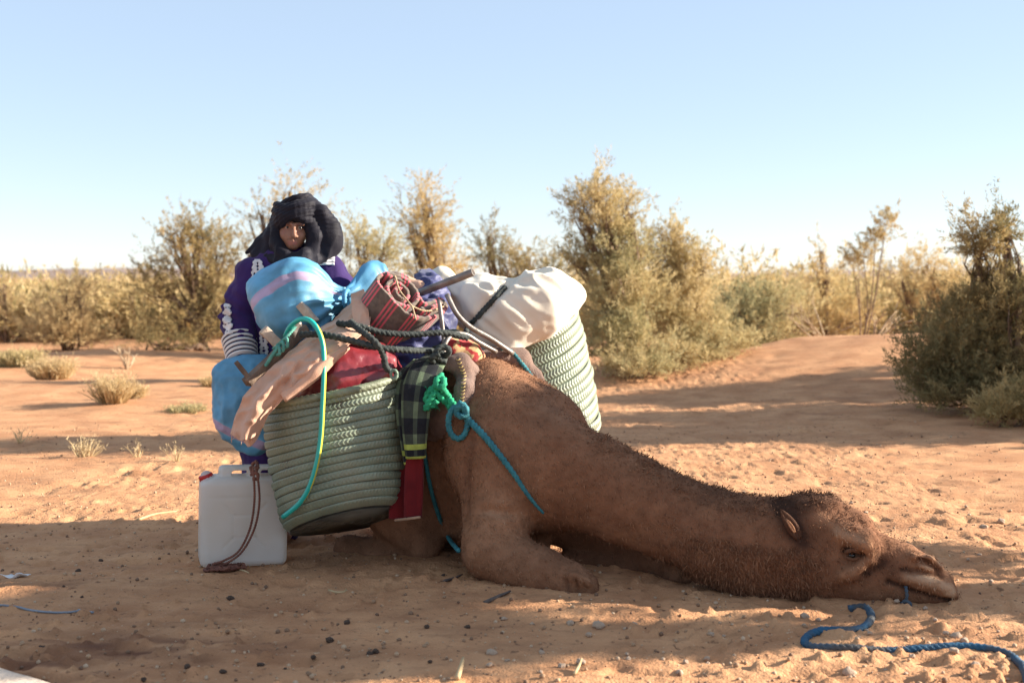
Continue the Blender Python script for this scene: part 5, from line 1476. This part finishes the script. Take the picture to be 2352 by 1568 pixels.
tag(mesh('rope_coil', V, F, M_rope_teal), 'small coil of teal rope under the green knot', 'rope')
GR = thing('green_rope', 'bright green frayed rope knotted below the saddle pad', 'rope', P(1010, 930, 5.1))
gp = lambda u, v, o=.03: hit(PADS, u, v, o, 5.15) if u > 1030 else P(u, v, 5.10)
for pts in ([P(1014, 862, 5.14), P(1006, 880, 5.08), P(1016, 893, 5.06), P(1030, 912, 5.08), gp(1052, 936)], [P(1008, 876, 5.09), P(1000, 897, 5.07), P(1012, 912, 5.07), P(1030, 928, 5.09), gp(1046, 942)],
            [P(1004, 885, 5.08), P(986, 900, 5.07), P(980, 918, 5.07), P(992, 930, 5.07), P(1004, 918, 5.06)], [P(998, 900, 5.06), P(984, 926, 5.06), P(978, 940, 5.07)], [P(1018, 870, 5.08), P(1004, 872, 5.06), P(1004, 888, 5.05), P(1018, 886, 5.05), P(1018, 868, 5.07)]):
    V, F = rope(pts, .0135); mesh('rope_length', V, F, M_rope_green, GR)
g = np.random.default_rng(8); fz_ = []
for k in range(150):
    c = P(g.uniform(978, 1006), g.uniform(895, 935), 5.06 + .03 * g.random()); d = norm(g.normal(size=3)) * .022
    fz_.append(tube([c, c + d * .6 + g.normal(size=3) * .004, c + d], [.0016, .0012, .0006], seg=3, smooth=False))
V, F = merge(fz_); o = mesh('frayed_fibres', V, F, M_rope_green, GR); o['kind'] = 'stuff'
pts = [P(1150, 800, 5.52), P(1172, 806, 5.54), P(1204, 842, 5.55), P(1235, 885, 5.56), P(1265, 922, 5.60), P(1292, 952, 5.66), P(1318, 985, 5.74)]
V, F = rope(pts, .0095); tag(mesh('teal_rope', V, F, M_rope_teal), 'teal rope running from the far felt pad down past the far basket', 'rope')
V, F = merge([rope([P(628 + 9 * k, 800 - 8 * k, 5.10), P(640 + 9 * k, 795 - 9 * k, 5.07), P(642 + 9 * k, 812 - 9 * k, 5.06), P(632 + 9 * k, 815 - 8 * k, 5.09)], .0062) for k in range(3)] + [rope([P(610, 840, 5.08), P(628, 812, 5.07), P(650, 785, 5.09), P(668, 762, 5.12), P(690, 742, 5.16)], .007)])
tag(mesh('rope_lashing', V, F, mat('pale_green_rope', (.12, .36, .29), (.07, .22, .18), rough=.85, vs=30, bump=.5)), 'pale green frayed rope wound round the wooden beam', 'rope')
V, F = merge([rope([P(905 + 7 * math.cos(a) , 860 + 10 * math.sin(a) , 5.0 + .012 * k) for a in np.linspace(0, 6.3, 10)], .006) for k in range(3)])
tag(mesh('rope_knot', V, F, mat('grey_green_cord', (.24, .32, .24), (.15, .21, .16), rough=.85, vs=30, bump=.5)), 'grey green cord knot on the rim of the front basket', 'rope')

# ------------------------------------------------------------------ the jerrycan
M_can = mat('milky_plastic', (.84, .81, .76), (.74, .68, .59), rough=.38, vs=5, bump=.08, bs=40, spec=.45)
_nt = M_can.node_tree; _o = _nt.nodes['Material Output']; _b = _nt.nodes['Principled BSDF']
_t = _nt.nodes.new('ShaderNodeBsdfTranslucent'); _t.inputs[0].default_value = (.84, .80, .74, 1)
_m = _nt.nodes.new('ShaderNodeMixShader'); _m.inputs[0].default_value = .5
_nt.links.new(_b.outputs[0], _m.inputs[1]); _nt.links.new(_t.outputs[0], _m.inputs[2]); _nt.links.new(_m.outputs[0], _o.inputs[0])
M_cap = mat('red_plastic', (.50, .015, .012), (.40, .012, .010), rough=.4, bump=0, spec=.5)
JC = P(556, 1290, 5.31); JC[2] = gz1(JC[0], JC[1]) - .006
yaw, roll = R(17), R(-1.5)
ux = np.array([math.cos(yaw), math.sin(yaw), 0]); uy = np.array([-math.sin(yaw), math.cos(yaw), 0]); uz = np.array([0, 0, 1.0])
ux, uz = ux * math.cos(roll) + uz * math.sin(roll), uz * math.cos(roll) - ux * math.sin(roll)
def JL(p): p = np.asarray(p, float); return JC + p[..., :1] * ux + p[..., 1:2] * uy + p[..., 2:3] * uz
S = Solid((-.24, -.14, -.02), (.24, .14, .48), .0042)
S.box((0, 0, .19), (.183, .098, .19), .030, .02)
S.box((.035, 0, .385), (.140, .040, .040), .020, .02)
S.box((-.018, 0, .394), (.034, .2, .0125), .010, .008, cut=True)
S.box((.10, 0, .394), (.030, .2, .0125), .010, .008, cut=True)
S.box((-.215, 0, .40), (.06, .2, .045), .01, .02, rot=np.array([[math.cos(.42), 0, -math.sin(.42)], [0, 1, 0], [math.sin(.42), 0, math.cos(.42)]]), cut=True)
S.chain([(-.142, 0, .34), (-.156, 0, .378)], [.026, .026], .012)
hx6 = [(-.09, .27), (-.045, .225), (-.045, .13), (-.09, .085)]
for sx in (1, -1):
    q = [(x * sx, -.100, z) for x, z in hx6]
    S.chain(q, [.0045] * 4, .006, cut=True)
S.chain([(-.045, -.100, .225), (.045, -.100, .225)], [.004, .004], .006, cut=True); S.chain([(-.045, -.100, .13), (.045, -.100, .13)], [.004, .004], .006, cut=True)
S.chain([(-.15, -.1, .30), (.15, -.1, .30)], [.003, .003], .006, cut=True)
V, F = S.mesh(); V = relax(V, F, 1, .4)
can = thing('jerrycan', 'white plastic jerrycan with a red cap standing on the sand', 'jerrycan', JC)
mesh('can_body', JL(V), F, M_can, can)
th = np.linspace(0, 2 * math.pi, 48, endpoint=False); rb2 = .030 * (1 + .035 * np.sign(np.sin(th * 12)))
a0 = np.array([-.152, 0, .362]); axd = norm(np.array([-.34, 0, .94])); e1 = norm(np.cross(axd, [0, 1, 0])); e2 = np.array([0, 1.0, 0])
cr = lambda h, r: a0 + axd * h + np.cos(th)[:, None] * r[:, None] * e1 + np.sin(th)[:, None] * r[:, None] * e2
V, F = loft(np.array([cr(0, rb2), cr(.022, rb2), cr(.028, rb2 * .93), cr(.029, rb2 * .3)])); mesh('cap', JL(V), F, M_cap, can)
CD = thing('cord', 'brown cord tied to the jerrycan handle and trailing to the ground', 'cord', P(575, 1292, 5.15))
for o_ in (-4.5, 4.5):
    pts = [P(583 + o_ * .6, 1070, 5.20), P(588 + o_, 1100, 5.16), P(590 + o_ * 1.3, 1150, 5.16), P(583 + o_ * 1.2, 1200, 5.165), P(568 + o_, 1240, 5.17), P(548 + o_, 1270, 5.165), P(520 + o_ * 2, 1288, 5.16), P(500 + o_ * 3, 1296, 5.15)]
    V, F = rope(pts, .0046, 2, 8); mesh('cord_length', V, F, M_rope_brown, CD)
V, F = merge([rope([P(578, 1068, 5.24), P(588, 1060, 5.24), P(592, 1075, 5.20), P(580, 1084, 5.19), P(576, 1072, 5.22)], .007, 2, 8), rope([P(576, 1090, 5.18), P(590, 1086, 5.17), P(592, 1098, 5.17), P(580, 1100, 5.17)], .007, 2, 8)]); mesh('knot', V, F, M_rope_brown, CD)
g = np.random.default_rng(2); pile = []
for k in range(7):
    c = np.array([P(500 + 7 * k, 1298, 5.16)[0], 5.15 - .01 * (k % 3), 0])
    q = np.array([c + np.array([g.normal() * .02, g.normal() * .02, 0]) + np.array([.03 * math.cos(a), .025 * math.sin(a), 0]) for a in np.linspace(0, 5 + g.random(), 9)])
    q[:, 2] = gz(q[:, 0], q[:, 1]) + .008 + .012 * g.random(len(q))
    pile.append(rope(q, .0058, 2, 8))
V, F = merge(pile); mesh('tangled_end', V, F, M_rope_brown, CD)

# ------------------------------------------------------------------ things on the ground
def on_sand(pts, off):
    q = np.array([G(u, v, .0) for u, v in pts]); q = smooth_path(q, .02)
    q[:, 2] = gz(q[:, 0], q[:, 1]); k = np.ones(5) / 5
    q[:, 2] = np.convolve(np.pad(q[:, 2], 2, 'edge'), k, 'valid') + off
    return q
q = on_sand([(1950, 1390), (1980, 1390), (1999, 1402), (1999, 1424), (1978, 1444), (1930, 1455), (1875, 1459), (1848, 1470), (1866, 1484), (1930, 1491), (2010, 1492), (2100, 1490), (2190, 1488), (2260, 1491), (2315, 1502), (2345, 1525), (2362, 1560), (2372, 1600)], .005)
tag(mesh('lead_rope', *rope(q, .0125), M_rope_blue), 'blue lead rope snaking over the sand in front of the camel head', 'rope')
V, F = merge([rope([P(2080, 1345, 4.60), P(2083, 1365, 4.59), P(2080, 1380, 4.59), P(2070, 1386, 4.58)], .006, 2, 8), rope([P(2074, 1380, 4.585), P(2086, 1382, 4.575), P(2090, 1390, 4.58), P(2076, 1390, 4.58), P(2070, 1382, 4.58)], .0075, 2, 8)])
tag(mesh('mouth_rope', V, F, M_rope_blue), 'short blue rope knot at the corner of the camel mouth', 'rope')
q = on_sand([(-40, 1378), (10, 1394), (60, 1402), (130, 1404), (190, 1402), (215, 1408), (180, 1400)], .004)
tag(mesh('string', *tube(q, .0042, seg=6, smooth=False), mat('faded_blue_string', (.26, .29, .33), (.17, .19, .22), rough=.8)), 'thin faded blue string lying on the shaded sand at the left', 'string')
M_paper = mat('white_paper', (.74, .72, .70), (.66, .64, .62), rough=.7, bump=.2, bs=30)
b = G(36, 1332); gx_, gy_ = np.meshgrid(np.linspace(-.04, .04, 9), np.linspace(-.03, .03, 7))
zz_ = gz(gx_ + b[0], gy_ + b[1]) + .010 + .016 * fbm(np.stack([gx_.ravel() * 30, gy_.ravel() * 30, gx_.ravel() * 0], -1), 2, 5).reshape(gx_.shape) + np.abs(gx_) * .15
i = np.arange(6)[:, None] * 9; j = np.arange(8)[None]
Fp = np.stack([i + j, i + j + 1, i + 10 + j, i + 9 + j], -1).reshape(-1, 4)
o = tag(mesh('paper_scrap', np.stack([gx_ + b[0] + gy_ * .4, gy_ + b[1], zz_], -1).reshape(-1, 3), Fp, M_paper), 'crumpled white scrap lying on shaded sand near the left edge', 'litter')
md = o.modifiers.new('thickness', 'SOLIDIFY'); md.thickness = .002
a, b = G(-120, 1525), G(118, 1596); a[2] = gz1(a[0], a[1]) + .02; b[2] = gz1(b[0], b[1]) + .02
V, F = bar(a, b, .24, .03, .006, rough=.004)
V[:, 1] -= .125
tag(mesh('board', V, F, mat('pale_board', (.62, .50, .40), (.50, .39, .30), rough=.9, vs=15, bump=.5)), 'pale dusty board poking into the bottom left corner', 'board')

M_stick = mat('grey_stick', (.16, .125, .105), (.09, .07, .06), rough=.9, vs=30, bump=.5)
M_straw = mat('straw', (.55, .40, .22), (.42, .30, .16), rough=.8, bump=.2)
for pts, r, m_, lab in (([(1112, 1385), (1140, 1375), (1172, 1362)], .008, M_stick, 'short grey stick lying by the camel near forefoot'),
                        ([(1020, 1342), (1045, 1332), (1062, 1325)], .006, M_stick, 'thin grey stick on the shaded sand left of the near foreleg'),
                        ([(755, 1358), (775, 1362), (792, 1358), (795, 1350)], .0045, M_straw, 'curled straw on the shaded sand below the front basket'),
                        ([(655, 1190), (700, 1180), (745, 1172)], .006, M_straw, 'pale curved straw on sunlit sand left of the jerrycan'),
                        ([(540, 1306), (562, 1312), (572, 1316)], .0045, M_straw, 'short straw beside the brown cord end'),
                        ([(1050, 1566), (1058, 1552), (1064, 1540)], .009, M_straw, 'stub of pale stalk on sunlit sand at the bottom'),
                        ([(1318, 1556), (1330, 1546), (1336, 1538)], .006, M_straw, 'thin pale stalk leaning beside round pebbles at the bottom')):
    if 'left of the jerrycan' in lab: pts = [(u - 340, v + 8) for u, v in pts]
    q = on_sand(pts, r * .6)
    if 'stub' in lab or 'leaning' in lab: q[:, 2] += np.linspace(0, .03, len(q)); 
    tag(mesh('stick' if m_ is M_stick else 'straw', *tube(q, [r, r * .9, r * .5], seg=7, smooth=False), m_), lab, 'stick' if m_ is M_stick else 'straw')

M_dung = mat('dung', (.125, .080, .055), (.07, .045, .033), rough=.9, vs=40, bump=.6, bs=150)
M_peb = mat('pale_pebble', (.52, .38, .27), (.38, .27, .19), rough=.85, vs=25, bump=.4, bs=120)
iv1, fi1 = ico(2)
shapes = {}
def stone_mesh(k, m_, nm):
    if (k, nm) not in shapes:
        V = iv1 * (1 + .30 * vnoise(iv1 * 1.6 + k * 7, k) + .12 * vnoise(iv1 * 3.4 + k * 3, k + 9))[:, None] * np.array([1, .8, .66])
        me = raw_mesh(nm, V, fi1); me.materials.append(m_); shapes[(k, nm)] = me
    return shapes[(k, nm)]
def stone(nm, u, v, r, m_, label, group, k):
    p = G(u, v); p[2] = gz1(p[0], p[1]) + r * .32
    o = bpy.data.objects.new(nm, stone_mesh(k % 5, m_, nm)); COL.objects.link(o)
    o.location = tuple(p); o.scale = (r, r, r); o.rotation_euler = (0, 0, k * 1.7)
    return tag(o, label, 'dung' if nm == 'dung_pellet' else 'stone', group)
g = np.random.default_rng(44)
pel_ = [(530, 1376, .018), (797, 1432, .017), (757, 1474, .017), (863, 1497, .016), (1073, 1438, .013), (980, 1443, .014), (532, 1293, .014), (545, 1308, .016), (180, 1318, .014), (232, 1285, .013), (95, 1490, .016), (598, 1522, .014), (430, 1542, .014), (512, 1538, .013), (330, 1555, .013), (850, 1500, .014), (720, 1505, .012), (1315, 1435, .013)]
pel_ += [(g.uniform(20, 1050), g.uniform(1285, 1540), g.uniform(.006, .011)) for _ in range(5)]
pel_lab = ['round dark dung ball below the front basket, left of the middle of the shade', 'dark dung ball nearest below the camel near forefoot, in open shade', 'dark dung ball in the lower shade just above the sunlit strip', 'dung ball in the lower shade, rightmost of the pair there', None, None, 'dark dung ball touching the base of the jerrycan', 'dung ball beside the brown cord end',
           None, None, 'larger dung ball low at the left on the damp dark patch']
for k, (u, v, r) in enumerate(pel_): stone('dung_pellet', u, v, r * .82, M_dung, (pel_lab[k] if k < len(pel_lab) and pel_lab[k] else 'small dark dung pellet lying on the shaded sand before the load'), 'dark dung pellets on the shaded sand', k)
peb_ = [(1375, 1443, .022), (1310, 1437, .016), (1848, 1415, .018), (1880, 1412, .012), (2195, 1462, .020), (2215, 1472, .016), (2060, 1388, .011), (2030, 1392, .012), (2125, 1397, .011), (1335, 1524, .016), (1290, 1530, .014), (2190, 1510, .016), (2240, 1530, .018), (1950, 1545, .020), (1560, 1540, .016), (1130, 1502, .018), (2260, 1210, .02), (2300, 1195, .02), (1955, 1155, .012)]
peb_ += [(g.uniform(1100, 2340), g.uniform(1420, 1560), g.uniform(.006, .012)) for _ in range(34)] + [(g.uniform(1650, 2340), g.uniform(1060, 1400), g.uniform(.006, .012)) for _ in range(16)]
peb_lab = ['largest pale pebble on the first lit streak in front of the forefeet', 'smaller pebble left of the largest one on the first lit streak', 'pale pebble on the sand just left of the blue rope bend', 'small pebble right beside the blue rope bend', 'pale pebble standing above the long run of the blue rope', 'second pebble leaning against the long run of the blue rope',
           'tiny pebble under the camel mouth beside the blue knot', 'tiny pebble left of the blue knot under the camel mouth', 'tiny pebble under the tip of the camel lip', 'round pebble beside the leaning pale stalk', 'round pebble left of the leaning pale stalk', 'pebble in sunlit sand below the right part of the blue rope', 'pebble in the sunlit bottom right corner inside the rope curve', 'large pebble at the bottom below the blue rope bend', 'pebble on the sunlit bottom strip right of the stalks', 'brown clod on the boundary between shade and the bottom sunlit strip', 'stone on sunlit sand beyond the camel nose', 'stone on sunlit sand behind the camel nose, near the right edge', 'small stone on sunlit sand just beyond the camel poll']
for k, (u, v, r) in enumerate(peb_): stone('pebble', u, v, r, M_peb, (peb_lab[k] if k < len(peb_lab) else 'small pale pebble lying on the sunlit sand around the camel head and blue rope'), 'pale pebbles on the sunlit sand', k)
# loose grit
Ng = 5200
gy2 = 3.3 + 7 * g.random(Ng) ** 1.6; gx2 = (g.random(Ng) * 2 - 1) * gy2 * .48
gr = .0022 + .0055 * g.random(Ng) ** 3
iv0, fi0 = ico(0)
base_ = np.stack([gx2, gy2, gz(gx2, gy2)], -1)
V = (base_[:, None] + iv0[None] * (gr[:, None, None] * (1 + .5 * g.random((Ng, 1, 3)))) + np.array([0, 0, 1]) * gr[:, None, None] * .4).reshape(-1, 3)
F = (fi0[None] + (np.arange(Ng) * 12)[:, None, None]).reshape(-1, 3)
T = np.repeat(g.random(Ng), 12)
M_grit = mat('grit', (1, 1, 1), (.8, .8, .8), rough=.9, bump=0, extra=tint_mix([(0, (.17, .10, .065)), (.35, (.30, .18, .105)), (.6, (.46, .29, .17)), (1, (.58, .42, .28))]))
tag(mesh('gravel', V, F, M_grit, base=(0, 5, 0), tint=T, smooth=False), kind='stuff')
